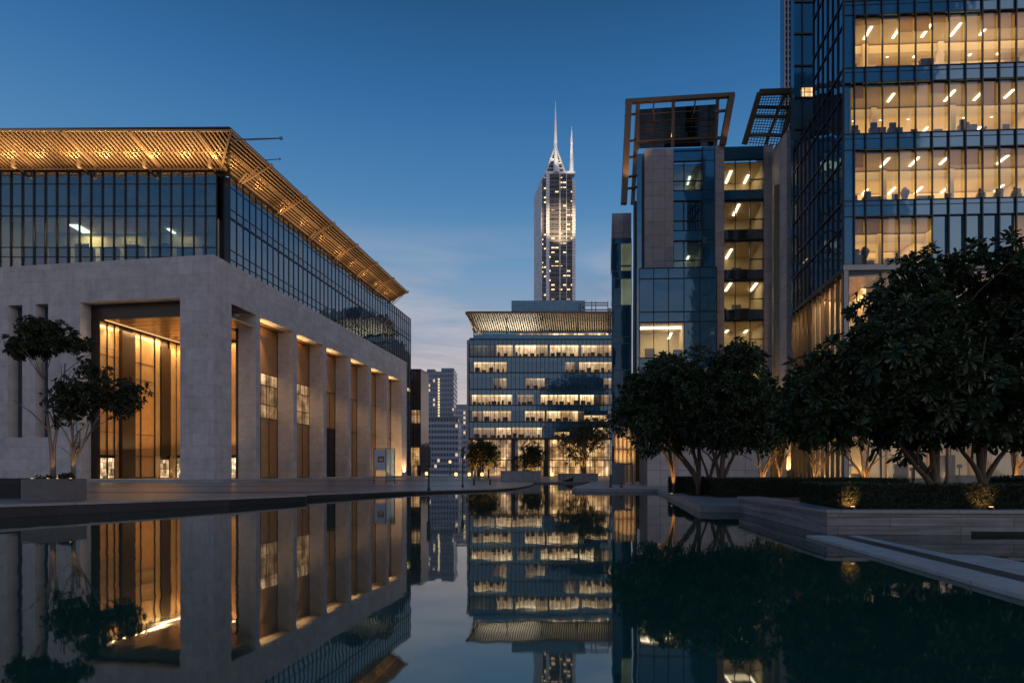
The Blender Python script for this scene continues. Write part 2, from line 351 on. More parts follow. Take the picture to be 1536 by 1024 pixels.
dk = T.math('MULTIPLY', T.ramp(dn.outputs[0], [(.5, (0,) * 3), (.72, (1,) * 3)]), low)
g3 = T.mix(T.math('MULTIPLY', dk, .6), g2, (.17, .20, .29))
sky = T.n('ShaderNodeTexSky', sky_type='NISHITA', sun_disc=False, sun_elevation=math.radians(2), sun_rotation=math.radians(125))
gg = T.mix(1.0, g3, T.mix(1.0, sky.outputs[0], (.012, .012, .012), 'MULTIPLY'), 'ADD')
bg = T.n('ShaderNodeBackground', {'Color': gg, 'Strength': 1.0})
nt.links.new(bg.outputs[0], T.n('ShaderNodeOutputWorld').inputs[0])
sl = bpy.data.lights.new('sun', 'SUN'); sl.energy = .50; sl.angle = math.radians(50); sl.color = (1, .80, .72)
so = bpy.data.objects.new('sun', sl); COL.objects.link(so); so.location = (40, -40, 30)
so.rotation_euler = Vector((-.80, .62, -.30)).to_track_quat('-Z', 'Y').to_euler()

# ================================================================== GROUND, WATER, TERRACES
mb = MB(); mb.quad((-900, -300, -.6), (900, -300, -.6), (900, 1500, -.6), (-900, 1500, -.6)); struct('ground', mb, M['paving'])
m, nt, out = mat_new('pool_water'); T = NT(nt); co = T.n('ShaderNodeTexCoord').outputs['Object']
mp = T.n('ShaderNodeMapping', {'Vector': co, 'Scale': (1.0, .45, 1)})
wn = T.n('ShaderNodeTexNoise', {'Vector': mp.outputs[0], 'Scale': 1.3, 'Detail': 3.0, 'Roughness': .5})
bn = T.n('ShaderNodeBump', {'Height': wn.outputs[0], 'Strength': .10, 'Distance': .03})
df = T.n('ShaderNodeBsdfDiffuse', {'Color': (.006, .052, .040, 1)})
gl = T.n('ShaderNodeBsdfGlossy', {'Color': (.86, .88, .88, 1), 'Roughness': .028, 'Normal': bn.outputs[0]})
fr = T.n('ShaderNodeFresnel', {'IOR': 2.3})
nt.links.new(T.n('ShaderNodeMixShader', {0: fr.outputs[0], 1: df.outputs[0], 2: gl.outputs[0]}).outputs[0], out.inputs[0])
M['water'] = m
mb = MB(); mb.quad((-40, -14, 0), (46, -14, 0), (46, 72, 0), (-40, 72, 0)); struct('pool_water', mb, M['water'])

def zl(x, y): return max(.13, .348 - .0095 * (y - 15.6))         # the left terrace falls gently away from the viewer
edgeL = [(-22, -2), (-13.35, 15.6), (-10.25, 20.7), (-9.95, 21.1), (-8.5, 24.7), (-8.95, 26.3), (-5.55, 33.7), (-1.2, 38.6), (.3, 43), (1.36, 50), (2.1, 58), (2.3, 66)]
polyL = [(-140, -2)] + edgeL + [(2.3, 75), (-140, 75)]
top = MB(); ex = edgeL + [(2.3, 75)]
for (xa, ya), (xb, yb) in zip(ex, ex[1:]): top.quad((-140, ya, zl(0, ya)), (xa, ya, zl(0, ya)), (xb, yb, zl(0, yb)), (-140, yb, zl(0, yb)))
import bmesh
def tri_ok(o):
    bm = bmesh.new(); bm.from_mesh(o.data); bmesh.ops.triangulate(bm, faces=bm.faces[:]); bmesh.ops.recalc_face_normals(bm, faces=bm.faces[:]); bm.to_mesh(o.data); bm.free()
o = struct('terrace', top, M['paving']); tri_ok(o)
ris = MB()
for i in range(len(edgeL) - 1):
    (x0, y0), (x1, y1) = edgeL[i], edgeL[i + 1]
    a, b = Vector((x0, y0)), Vector((x1, y1)); t = (b - a).normalized(); n = Vector((t.y, -t.x)); q = .07
    z0, z1 = zl(x0, y0), zl(x1, y1)
    P = [(x0, y0, -.5), (x1, y1, -.5), (x1, y1, z1 - .05), (x0, y0, z0 - .05)]
    ris.quad(*P)
struct('terrace_riser', ris, M['riser'])
cop = MB()                                                         # coping stones along the edge, 3 cm proud
for i in range(len(edgeL) - 1):
    (x0, y0), (x1, y1) = edgeL[i], edgeL[i + 1]
    a, b = Vector((x0, y0)), Vector((x1, y1)); t = (b - a).normalized(); n = Vector((t.y, -t.x)) * .03; m_ = Vector((t.y, -t.x)) * -.45
    za, zb = zl(x0, y0) + .004, zl(x1, y1) + .004
    P = [(*(p + k), z) for p, z in ((a, za), (b, zb)) for k in (n, m_)]
    Q = [(x, y, z - .06) for x, y, z in P]
    cop.pts(P + Q, [(0, 2, 3, 1), (4, 5, 7, 6), (0, 4, 6, 2), (1, 3, 7, 5), (0, 1, 5, 4), (2, 6, 7, 3)])
struct('terrace_coping', cop, M['quay'])
g0 = frame(-33.3, 67, .1504, .9886)
def band(y0, y1, xl, xr, skew, dz, mat, name):
    mb = MB(); P = []
    for x, y in ((xl, y0), (xr, y0 + skew), (xr, y1 + skew), (xl, y1)): P.append((x, y, zl(x, y) + dz))
    mb.pts(P, [(0, 1, 2, 3)]); o = struct(name, mb, mat); tri_ok(o)
band(27.5, 31.5, -60, -9.4, 0, .006, M['band'], 'paving_band')
band(42, 44.5, -60, -3.9, 3, .006, M['band'], 'paving_band')
mb = MB(g0); mb.box(-5, 80, -50, 4.5, -.4, .27); mb.box(-4.4, 79, -49, 3.9, .27, .42); struct('building_plinth', mb, M['quay'])

edgeR = [(9.0, 66), (7.3, 57), (3.8, 38.2), (4.1, 36.6), (8.7, 36.0), (8.2, 32.7), (5.64, 18.0), (7.2, 17.9)]
mb = MB(); mb.prism(edgeR + [(90, 17.9), (90, 66)], -.5, .20); struct('quay', mb, M['quay'])
mb = MB(); mb.prism([(2.2, 64), (9.2, 64), (20, 66.2), (90, 66.2), (90, 170), (-60, 170), (-60, 76), (2.2, 76)], -.5, .172); struct('plaza', mb, M['paving'])
# walkway just above the water, with its dark inlay
mb = MB(); mb.prism([(5.4, 11), (4.78, 5.6), (4.35, 1.8), (6.6, 1.8), (6.55, 8.3), (6.15, 8.4), (6.3, 10.9)], -.3, .05); struct('walkway', mb, M['walk'])
mb = MB(); mb.pts([(5.85, 10.95, .054), (4.93, 2, .054), (5.22, 2, .054), (6.1, 10.93, .054)], [(0, 1, 2, 3)]); struct('walkway_inlay', mb, M['band'])

# ================================================================== LEFT: STONE HALL
hall = thing('stone_hall', (-33.3, 67, .42), 'pale limestone hall with colonnade of deep piers, glass upper storeys and glowing slatted canopy', 'hall')
G = g0
ZT, ZO, ZB = 25.5, 20.9, .42
def ft(px): return -G_front(px)
def G_front(px):
    k = KX(px); return (-33.3 - 67 * k) / (.9886 + .1504 * k)      # metres left of the corner along the front
WT = 45.0
t1, t2 = 4.16, 16.96
mb = MB(G)
mb.box(0, 3.24, -t1, 0, ZB, ZO)                                     # corner pier
mb.box(0, 1.5, -WT, -t1, ZO, ZT); mb.box(0, 3.24, -t1, 0, ZO, ZT)
slots = [(21.2, 22.9), (24.7, 26.6), (30.2, 32.0)]
zs0 = 5.3
prev = t2
for a, b in slots:
    mb.box(0, 1.5, -a, -prev, ZB, ZO); mb.box(0, 1.5, -b, -a, ZB, zs0); prev = b
mb.box(0, 1.5, -WT, -prev, ZB, ZO)
mb.box(3.24, 66.5, -1.5, 0, ZO, ZT)                                 # beam over the colonnade
mb.box(3.24, 66.5, -1.5 - 1.2, -1.5, ZO + .02, ZT - .5)
obj('stone_wall', mb, M['stone'], hall)
mb = MB(G); mb.box(-.55, 0, -WT, -t2 - .9, ZB, 5.2); obj('base_wall', mb, M['stone'], hall)
fin0, fsp = 8.25, 9.22
for i in range(6):
    mb = MB(G); u = fin0 + fsp * i; mb.box(u, u + .92, -2.4, 0, ZB, ZO); obj('pier', mb, M['stone'], hall)
mb = MB(G); mb.box(63.2, 66.5, -2.4, 0, ZB, ZO); obj('pier', mb, M['stone'], hall)
for a, b in slots:
    mb = MB(G); mb.box(1.2, 1.26, -b, -a, zs0, ZO); o = obj('slot_window', mb, M['fglass'], hall)
# soffit of the colonnade and bronze wall behind it
mb = MB(G); mb.box(9.2, 66, -2.7, -1.5, ZO - .1, ZO + .02); obj('soffit', mb, M['plank'], hall)
bays = [(9.22, fin0 + fsp)] + [(fin0 + fsp * i + .92, fin0 + fsp * (i + 1)) for i in range(1, 5)] + [(fin0 + fsp * 5 + .92, 63.2)]
mb = MB(G); mb.box(9.2, 66, -3.4, -2.62, ZB, ZO - .1); obj('inner_wall', mb, M['darkbronze'], hall)
for i, (a, b) in enumerate(bays):
    for (z0, z1, mt, nm) in ((14.6, 20.7, 'bronze', 'bronze_panel'), (8.6, 14.5, 'lit2' if i in (0, 1) else 'bronze', 'bay_window' if i in (0, 1) else 'bronze_panel'), (.5, 8.5, 'bronze' if i != 2 else 'blackp', 'bronze_panel')):
        mb = MB(G); mb.box(a + .04, b - .04, -2.62, -2.5, z0, z1); o = obj(nm, mb, M[mt], hall)
    mb = MB(G)
    for z in (8.55, 14.55): mb.box(a, b, -2.62, -2.44, z - .05, z + .05)
    for k in range(1, 4): mb.box(a + (b - a) * k / 4 - .04, a + (b - a) * k / 4 + .04, -2.62, -2.45, .5, 14.5)
    obj('wall_joint', mb, M['darkbronze'], hall)
    c = (a + b) / 2
    spot(G(a + 1.0, -1.3, ZO - .5), G(a + 2.6, -2.6, ZO - 8), 1500, 80, .12)
    spot(G(a + 3.6, -1.5, ZO - .4), G(a + 4.0, -2.6, ZO - 8), 700, 60, .12)
    alamp(G(a + 2.6, -1.1, ZO - 1.5), G(a + 3.0, -1.2, ZO), 4.2, .6, 110, (.15, .99, 0), spread=130)
for i in (3, 4, 5):                                                  # recessed uplights at the far piers
    u = fin0 + fsp * i + .3
    spot(G(u + 1.2, .25, .75), G(u + .9, -1.2, 5), 260, 70)
spot(G(64.6, .9, .6), G(64.9, 0, 4), 2200, 100); spot(G(57.9, -1.2, .6), G(62.6, -1.3, 3), 2600, 100); spot(G(55.4, .8, .6), G(55.3, 0, 4), 420, 100); spot(G(48.6, -1.2, .6), G(54.2, -1.3, 4), 900, 100)
# loggia behind the big opening
mb = MB(G); mb.box(1.5, 1.9, -t2 + .02, -t1, 19.2, ZO); obj('fascia', mb, M['darkbronze'], hall)
mb = MB(G)
for k in range(26):
    mb.box(1.9 + k * .5, 1.9 + k * .5 + .46, -t2, -.05 if k < 12 else -3.42, 19.2 + .01 * (k % 3), 19.4)
obj('loggia_ceiling', mb, M['plank'], hall)
mb = MB(G); mb.box(1.5, 16.5, -17.4, -15.95, ZB, 19.2); mb.box(14.4, 14.6, -15.95, -3.42, ZB, 19.2); obj('loggia_wall', mb, M['darkbronze'], hall)
LW = -15.95
mb = MB(G)
for u in (1.5, 2.62, 3.72, 7.92, 10.35, 11.22, 13.05): mb.box(u - .035, u + .035, LW + .06, LW + .2, .45, 19.1)
for z in (3.25, 6.03, 11.45, 13.03, 15.2): mb.box(1.5, 4.4, LW + .06, LW + .12, z - .03, z + .03); mb.box(6.7, 10.3, LW + .06, LW + .12, z - .03, z + .03)
obj('wall_joint', mb, M['darkbronze'], hall)
def lw(u0, u1, z0, z1, dep, mat, nm):
    mb = MB(G); mb.box(u0, u1, LW, LW + dep, z0, z1); return obj(nm, mb, M[mat], hall)
for (a, b) in ((1.55, 2.6), (2.65, 3.7)):
    for (z0, z1) in ((9.2, 13.0), (13.06, 16.0), (16.06, 19.1)): lw(a, b, z0, z1, .06, 'cream', 'wall_panel')
    lw(a, b, 3.3, 9.1, .05, 'bronze', 'wall_panel')
lw(3.75, 4.4, .5, 19.1, .12, 'bronze', 'wall_panel')
lw(4.5, 6.6, .5, 18.6, .5, 'darkbronze', 'dark_column')
for (a, b) in ((6.7, 7.9), (7.95, 10.3)):
    for (z0, z1) in ((11.5, 15.2), (15.26, 19.0)): lw(a, b, z0, z1, .06, 'cream', 'wall_panel')
    for (z0, z1) in ((.6, 6.0), (6.06, 11.4)): lw(a, b, z0, z1, .05, 'bronze', 'wall_panel')
lw(10.4, 11.2, .5, 19.1, .2, 'cream', 'wall_panel')
lw(11.3, 13.0, 3.4, 18.0, .4, 'darkbronze', 'dark_column')
lw(13.1, 14.38, .5, 19.1, .15, 'cream', 'wall_panel')
for a, b in ((1.55, 3.7), (11.3, 13.0)):
    dr = lw(a, b, .5, 2.9, .08, 'door', 'entrance_door')
    for q in (-.12, .12):
        mb = MB(G); mb.box((a + b) / 2 + q - .02, (a + b) / 2 + q + .02, LW + .1, LW + .14, 1.1, 2.2); obj('handle', mb, M['steel'], dr)
# back wall of the loggia: tall panels and doors
for k in range(9):
    v = -15.7 + k * 1.52
    if v > -4.9: continue
    mb = MB(G); mb.box(14.3, 14.4, v + .05, v + 1.4, 3.6, 18.9); obj('wall_panel', mb, M['cream' if k % 3 == 1 else 'bronze'], hall)
    mb = MB(G); mb.box(14.28, 14.4, v + .1, v + 1.35, .5, 3.2); dr = obj('entrance_door', mb, M['door'], hall)
    mb = MB(G); mb.box(14.22, 14.26, v + .66, v + .7, 1.1, 2.2); obj('handle', mb, M['steel'], dr)
mb = MB(G); mb.box(1.6, 14.2, LW + .75, LW + .85, 19.12, 19.19); obj('cove_light', mb, emis('cove_glow', (1, .6, .25), 1.3), hall)
alamp(G(8, LW + 1.3, 18.9), G(8, LW + .2, 8), 12.5, .5, 800, (.15, .99, 0), col=(1, .64, .30))
for u, p in ((2.6, 420), (7.3, 420), (10.8, 520), (13.7, 420)):
    spot(G(u, LW + .75, 18.9), G(u, LW + .1, 12), p * 2.4, 80, col=(1, .66, .32))
alamp(G(12.9, -8.5, 18.9), G(14.3, -8.5, 9), 12, .5, 650, (.99, -.15, 0), col=(1, .62, .28))
for v in (-12.5, -8.5, -4.8):
    spot(G(13.3, v, 19.0), G(14.2, v, 11), 900, 80)
alamp(G(9, -9, 4.4), G(8, -9.5, 19.2), 9, 9, 900, (.99, -.15, 0), col=(1, .64, .3))  # unseen upward lamp added to brighten the loggia ceiling
# glass upper storeys -------------------------------------------------
ZG0, ZG1, ZG2 = 24.8, 32.0, 37.2
gf = frame(-35.4, 72, -1, 0)                                         # front glass, u to the left
us = [k * 1.37 for k in range(0, 20)]
H = frame(-35.4, 72, 1, 0)
usf = [-k * 1.37 for k in range(19, -1, -1)]
curtain(hall, H, usf, [ZG0, ZG1 - .08, ZG2], M['fglass'], M['mull'], 0, .09, .2,
        matf=lambda i, j: M['paneteal'] if j == 0 else M['fglass'])
mb = MB(H)
for z in (35.75, 33.1, 28.15, 27.0): mb.box(usf[0], usf[-1], -.07, .07, z - .04, z + .04)
obj('transom', mb, M['mull'], hall)
roombox(hall, H, usf[0], -.3, -5, -.15, 25.6, 31.85, M['room'], 'office_room')
mb = MB(H)
for k in range(8): mb.box(-24 + k * 3.1, -22.4 + k * 3.1, -1.2, -1.0, 25.7, 28.4 + random.random() * .9)
for k in range(7): mb.box(-22 + k * 3, -21.2 + k * 3, -.9, -.5, 25.7, 28.2 + random.random() * .8)
stuff(obj('furniture', mb, M['furn'], hall))
for (u, p) in ((-18.3, 300), (-13.5, 90), (-6.5, 60)):
    alamp(H(u, -4, 31.5), H(u, -4.3, 25), 2.5, 1.0, p)
mb = MB(H); mb.box(-19.4, -18.2, -4.6, -2.2, 31.7, 31.78); obj('ceiling_light', mb, M['strip'], hall)
mb = MB(H); mb.box(-8, -7.6, -4.8, -3.4, 31.7, 31.78); obj('ceiling_light', mb, M['strip'], hall)
mb = MB(); mb.box(-36.6 + 1.2, -34.25, 72.75, 74, ZG0, ZG2 - .3); obj('corner_panel', mb, M['blackp'], hall)
S = frame(-34.2, 72.7, .1504, .9886)                                 # side glass
# local frame for S: v outward is to the right
nb = 50; L_side = 69.0
usS = [k * L_side / nb for k in range(nb + 1)]
for k in range(nb):
    mb = MB(S); mb.box(usS[k] + .05, usS[k + 1] - .05, -.03, 0, ZG0, ZG2); obj('window', mb, M['sglass'], hall)
mb = MB(S)
for u in usS: mb.box(u - .035, u + .035, -.06, .09, ZG0, ZG2)
for z in (ZG0 + .05, 27.0, 28.15, ZG1, 33.1, 35.75, ZG2 - .05):
    mb.box(0, L_side, -.06, .06 if z != ZG1 else .12, z - (.05 if z != ZG1 else .12), z + (.05 if z != ZG1 else .12))
obj('window_frame', mb, M['mull'], hall)
mb = MB(S)                                                           # glass end bay running down to the ground past the stone
for k in range(4): mb.box(58.3 + k * 2.68, 58.3 + k * 2.68 + 2.6, -.04, 0, ZB, ZG0)
mb.box(L_side - .05, L_side, -14, -.05, ZB, ZG2)
obj('end_glazing', mb, M['sglass'], hall)
mb = MB(S)
for k in range(17): mb.box(58.3, L_side, -.05, .08, .6 + k * 1.45, .7 + k * 1.45)
for k in range(9): mb.box(58.3 + k * 1.33, 58.38 + k * 1.33, -.05, .12, ZB, ZG0)
obj('end_frame', mb, M['mull'], hall)
for (k, z) in ((0, 6), (2, 12), (3, 20), (1, 21)):
    mb = MB(S); mb.box(59 + k * 2.5, 61 + k * 2.5, 0, .02, z, z + .8); obj('window', mb, M['lit2'], hall)
mb = MB(); mb.prism([(-63, 72.05), (-35.5, 72.05), (-34.3, 74.2), (-24, 140.8), (-38, 141), (-63, 120)], ZG2 - .35, ZG2 - .02); obj('roof', mb, M['steel'], hall)
mb = MB(); mb.prism([(-62, 79.5), (-36, 79.5), (-26, 140), (-38, 140), (-62, 120)], 22, ZG2 - .4); obj('core', mb, M['blackp'], hall)
# slatted canopy ------------------------------------------------------
ZI, ZC = 37.45, 39.25
def side_pt(u, f):     # f 0 inner .. 1 outer
    a = S(u, 0, 0); 
    return S(u, f * 3.75, ZI + (ZC - ZI) * f)
def front_pt(x, f): return Vector((x + .78 * (1 - f), 67 + 5.1 * (1 - f), ZI + (ZC - ZI) * f))
dz = Vector((0, 0, .22))
mb = MB(); P = [front_pt(-66, 0), side_pt(0, 0), side_pt(-5.6, 1), front_pt(-66, 1)]
Q_ = [side_pt(0, 0), side_pt(55.5, 0), side_pt(55.5, 1), side_pt(-5.6, 1)]
for R_ in (P, Q_): mb.pts([p + dz for p in R_] + [p + dz * 1.25 for p in R_], [(0, 1, 2, 3), (7, 6, 5, 4), (0, 4, 5, 1), (1, 5, 6, 2), (2, 6, 7, 3), (3, 7, 4, 0)])
mb.beam(front_pt(-66, 0) + dz * .3, side_pt(0, 0) + dz * .3, .12, .95); mb.beam(side_pt(0, 0) + dz * .3, side_pt(55.5, 0) + dz * .3, .12, .95)
canopy = obj('canopy', mb, pmat('canopy_deck', (.05, .033, .02), .8), hall)
mb = MB(); x = -66.0
while x < -31.8:
    f0 = 0.0
    if x > -35.2: f0 = min(.92, (x + 35.2) / 3.6)
    mb.beam(front_pt(x, f0), front_pt(x, .985), .2, .12); x += .5
obj('canopy_slat', mb, M['slat'], canopy)
mb = MB(); f = .04
while f < .99:
    u0 = -5.6 * f + .1
    mb.beam(side_pt(u0, f), side_pt(55.5, f), .16, .10); f += .10
obj('canopy_slat', mb, M['slat'], canopy)
mb = MB()
mb.beam((-66, 66.95, ZC + .1), (-31.35, 66.95, ZC + .04), .16, .26); mb.beam((-31.4, 66.9, ZC + .1), (-31.4 + .1504 * 61.5, 66.9 + .9886 * 61.5, ZC + .04), .16, .26)
mb.beam(front_pt(-66, .03), front_pt(-35.3, .03), .2, .25); mb.beam(side_pt(0, .02), side_pt(55.5, .02), .2, .25)
mb.beam(front_pt(-66, .5), front_pt(-33.6, .5), .1, .18)
mb.beam((-35, 72, ZI), (-31.4, 67, ZC), .2, .3)
for k in range(7): mb.beam(side_pt(2.5 + k * 8.8, 0), side_pt(2.5 + k * 8.8, 1.1), .16, .32)
for k in range(5): mb.beam(front_pt(-35.1 - k * 7.6, 0), front_pt(-35.1 - k * 7.6, 1), .2, .34)
mb.beam(side_pt(-2.5, .5), side_pt(55.5, .5), .1, .18)
obj('canopy_beam', mb, M['slat'], canopy)
for k in range(5):
    x = -35.6 - k * 7.7; mb = MB(); mb.beam((x, 70.6, ZG2 - 1.2 + 1.1), (x, 70.6, ZI + .55), .28, .28); mb.beam((x, 70.6, ZG2 - .05), (x, 72.3, ZG2 - .05), .28, .2); obj('canopy_post', mb, M['slat'], canopy)
for k in range(7):
    u = 1.5 + k * 9; mb = MB(); a = side_pt(u, .35); b = S(u, .2, ZG2 - .2); mb.beam(b, a, .18, .18); mb.beam(S(u, -.05, ZG2 - 1.0), side_pt(u, .8), .09, .09); obj('canopy_post', mb, M['slat'], canopy)
mb = MB(); a = Vector((X(352, 67.5), 67.5, Z(210, 67.5))); b = Vector((X(423, 67.5), 67.5, Z(207.5, 67.5)))
mb.tube([a, a + (b - a) * .5, b], [.11, .1, .07]); mb.beam(b + Vector((-.25, 0, .0)), b + Vector((.05, 0, .0)), .25, .25); obj('boom', mb, M['grey'], hall)
mb = MB(); a = Vector((X(380, 82), 82, Z(242, 82))); b = Vector((X(421, 82), 82, Z(238.5, 82))); mb.tube([a, b], [.07, .05]); mb.beam(b + Vector((-.2, 0, 0)), b, .2, .2); obj('boom', mb, M['grey'], hall)
for x in (-59, -48, -38.5):
    alamp((x, 69.4, ZI - .9), (x, 68.6, ZC), 9.5, 3.2, 330, col=(1, .60, .25))  # wide unseen lamp added in mid-air below the slats for an even glow
    for q in (-3.4, .2, 3.6): spot((x + q, 70.4, ZI - .2), (x + q + .2, 67.2, ZC), 300, 130, .1)
for k in range(5):
    u = 3 + k * 11.5; alamp(S(u, 1.7, ZI - .8), S(u, 2.0, ZC), 10, 2.6, 150 - 17 * k, (.15, .99, 0), col=(1, .60, .25))  # same added lamp along the side canopy, without a fixture
    for q in (-4, 1.5): spot(S(u + q, .6, ZI - .3), S(u + q + .6, 2.4, ZC), 110 - 10 * k, 120, .1)

# annex beyond the hall ------------------------------------------------
def simple_bands(root, g, u0, u1, zs, bays, pane, v=0, mw=.1, lit=None):
    step = (u1 - u0) / bays; us = [u0 + k * step for k in range(bays + 1)]
    curtain(root, g, us, zs, pane, M['mull'], v, mw, .14, matf=lit)
ann = thing('annex_building', (X(628, 150), 150, .17), 'narrow brown glass annex between the stone hall and the distant blue tower', 'building')
A = frame(X(612, 150), 150, 1, 0, SD)
wA = X(631, 150) - X(612, 150); zA = Z(555, 150)
mb = MB(A); mb.box(0, wA, -7, -.1, .17, zA); mb.box(-.1, wA + .1, -7.1, .1, zA, zA + .3); obj('body', mb, M['brownglass'], ann)
def annlit(i, j): return M['lit2'] if j == 4 or (j == 0 and i in (1, 2)) else M['brownglass']
simple_bands(ann, A, 0, wA, [.3 + k * (zA - .4) / 8 for k in range(9)], 4, M['brownglass'], lit=annlit)
mb = MB(A); mb.box(1.0, 3.0, .4, 1.2, Z(697, 149), Z(671, 149)); obj('lit_box', mb, M['lit3'], ann)

# ================================================================== CENTRE OFFICE BUILDING
cen = thing('office_building', (X(811, 154), 154, .17), 'wide blue glass office block with rows of lit windows, closing the far pool end', 'office building')
D = 154; C = frame(X(704, D), D, 1, 0, SD); WC = X(918, D) - X(704, D)
def cx(zx): return X(640 + zx / 4, D) - X(704, D)
def cz(zy): return Z(420 + zy / 4, D)
mb = MB(C); mb.box(.1, WC - .1, -22, -.12, cz(950), cz(345)); mb.box(.1, WC - .1, -22, -3.3, .17, cz(950)); obj('body', mb, M['cglass'], cen)
fl = [355, 460, 555, 655, 750, 850, 948]
litseg = {0: [(420, 515, 1), (530, 725, 1), (740, 912, 1), (930, 1105, 1)], 1: [(285, 480, 1), (830, 890, 0), (915, 1110, 1)], 2: [(400, 480, 0), (595, 708, 0), (1060, 1108, 0)],
          3: [(272, 512, 1), (545, 640, 0), (682, 908, 1), (920, 1002, 1), (1050, 1092, 0)], 4: [(275, 335, 0), (340, 507, 1), (590, 708, 1), (720, 908, 1), (945, 1085, 1)],
          5: [(280, 410, 0), (418, 506, 1), (512, 690, 1), (765, 855, 1), (1000, 1095, 1)]}
M['rooms'] = litrooms('lit_rooms', (1, .66, .30), 1.25, 4.226, cz(391), 3.1); M['rooms2'] = litrooms('dim_rooms', (1, .6, .32), .42, 4.226, cz(391), 3.1); M['rooms3'] = litrooms('faint_rooms', (.7, .6, .5), .09, 4.226, cz(391), 3.1)
for j in range(6):
    zt, zb = cz(fl[j] + 33), cz(fl[j + 1] - 4)
    mb = MB(C); mb.box(0, WC, -.12, 0, cz(fl[j + 1]) - .02, zb - .03); mb.box(0, WC, -.12, 0, zt + .03, cz(fl[j]) - .05); obj('spandrel', mb, M['teal'], cen)
    e = [(a, b, k) for a, b, k in litseg[j]]; pos = 258
    for a, b, k in e + [(1112, 1112, 0)]:
        if a > pos + 8:
            mb = MB(C); mb.box(cx(pos) + .05, cx(a) - .05, -.1, -.02, zb, zt); obj('window', mb, M['cglass' if (j + int(pos)) % 3 else 'rooms3'], cen)
        if b > a:
            mb = MB(C); mb.box(cx(a), cx(b), -.1, -.02, zb, zt - (1.2 if (j, a) in ((4, 945), (5, 765)) else 0)); obj('window', mb, M['rooms' if k else 'rooms2'], cen)
            mb = MB(C); x = cx(a) + .2
            while x < cx(b) - .8:
                ww = .4 + random.random() * 1.0; mb.box(x, x + ww, -.02, .0, zb, zb + .45 + random.random() * .75); x += ww + .15 + random.random() * .9
            stuff(obj('furniture', mb, M['furn'], cen))
        pos = max(pos, b)
mb = MB(C); n = 34
for k in range(n + 1): mb.box(WC * k / n - .045, WC * k / n + .045, -.02, .16, cz(950), cz(352))
for j in range(7): mb.box(0, WC, -.02, .22, cz(fl[j]) - .12, cz(fl[j]) + .1)
obj('window_frame', mb, M['mull'], cen)
mb = MB(C); mb.box(-.5, -.05, -20, .6, .3, cz(362)); obj('edge_fin', mb, M['grey'], cen)
# ground floor: columns and lit lobby
zg = cz(955)
for a, b in ((262, 300), (328, 503), (533, 703), (733, 800), (800, 1010), (1010, 1100)):
    mb = MB(C); mb.box(cx(a), cx(b), -3.2, -3.1, .3, zg); obj('lobby_glazing', mb, M['lit3'], cen)
for a in (300, 505, 705, 930):
    mb = MB(C); mb.box(cx(a), cx(a + 26), -1.5, -.3, .17, zg); obj('column', mb, M['steel'], cen)
mb = MB(C); mb.box(cx(700), cx(732), -.3, .2, .17, cz(1075)); mb.box(0, WC, -3, .1, zg, zg + .4)
for k in range(40): mb.box(WC * k / 40 - .04, WC * k / 40 + .04, -3.1, -3.0, .3, zg)
mb.box(0, WC, -3.08, -2.9, 4.3, 4.5); obj('lobby_frame', mb, M['mull'], cen)
# recessed top floor and pergola
zr = cz(350)
mb = MB(C); mb.box(1.5, WC, -16, -5, zr, cz(290)); obj('top_storey', mb, M['cglass'], cen)
mb = MB(C); mb.box(cx(745), cx(1090), -5, -4.9, zr + .3, zr + 2.4); obj('window', mb, M['lit'], cen)
mb = MB(C); mb.box(cx(520), cx(740), -5, -4.9, zr + .3, zr + 2.4); obj('window', mb, M['lit2'], cen)
zo, zi = cz(211), cz(283)
mb = MB(C); k = 0
while k < 62:
    u = cx(255) + k * .6
    if u < WC: mb.beam(C(u, 2.2, zo), C(u, -7, zi), .26, .3)
    k += 1
pslat = mb
dk_ = MB(C); P = [C(cx(255), 2.2, zo + .35), C(WC, 2.2, zo + .35), C(WC, -7, zi + .35), C(cx(255), -7, zi + .35)]
dk_.pts(P + [q + Vector((0, 0, .1)) for q in P], [(0, 1, 2, 3), (7, 6, 5, 4), (0, 4, 5, 1), (1, 5, 6, 2), (2, 6, 7, 3), (3, 7, 4, 0)])
perg = obj('pergola', dk_, M['mull'], cen); obj('pergola_slat', pslat, M['rib'], perg)
mb = MB(C); mb.beam(C(cx(245), 2.3, zo + .1), C(WC, 2.3, zo + .1), .25, .45); mb.beam(C(cx(258), -1, zo - 1.1), C(WC, -1, zo - 1.1), .18, .25); mb.beam(C(cx(275), -4, zo - 2.1), C(WC, -4, zo - 2.1), .18, .25)
mb.beam(C(cx(246), 2.2, zo + .05), C(cx(330), -6.8, zr + .6), .3, .35)
for a in (280, 480, 690, 905, 1100): mb.beam(C(cx(a), -.6, zr), C(cx(a), 0, zo - .6), .2, .2)
mb.beam(C(cx(270), -.4, cz(290)), C(cx(320), -.4, zr + .2), .18, .18)
obj('pergola_frame', mb, M['steelb'], perg)
mb = MB(C); mb.box(1.2, WC, -.1, 0, zr - .1, zr + .95); obj('parapet', mb, M['teal'], cen)
alamp(C(9, -3.5, zr + .6), C(9, -2, zo), 16, 1.5, 1000, col=(1, .86, .64)); alamp(C(27, -3.5, zr + .6), C(27, -2, zo), 16, 1.5, 240, col=(1, .78, .5))
mb = MB(C); mb.box(cx(480) * 1.04, cx(918) * 1.04, -14, -6, cz(290), cz(124) + 1.75)
obj('plant_room', mb, M['teal'], cen)
mb = MB(C)
for k in range(13): u = (cx(480) + k * (cx(918) - cx(480)) / 12) * 1.04; mb.box(u - .05, u + .05, -6, -5.9, cz(286), cz(124) + 1.75)
for z in (135, 150, 178): mb.box(cx(925), cx(1085), -5, -4.8, cz(z) + 1.15, cz(z) + 1.45)
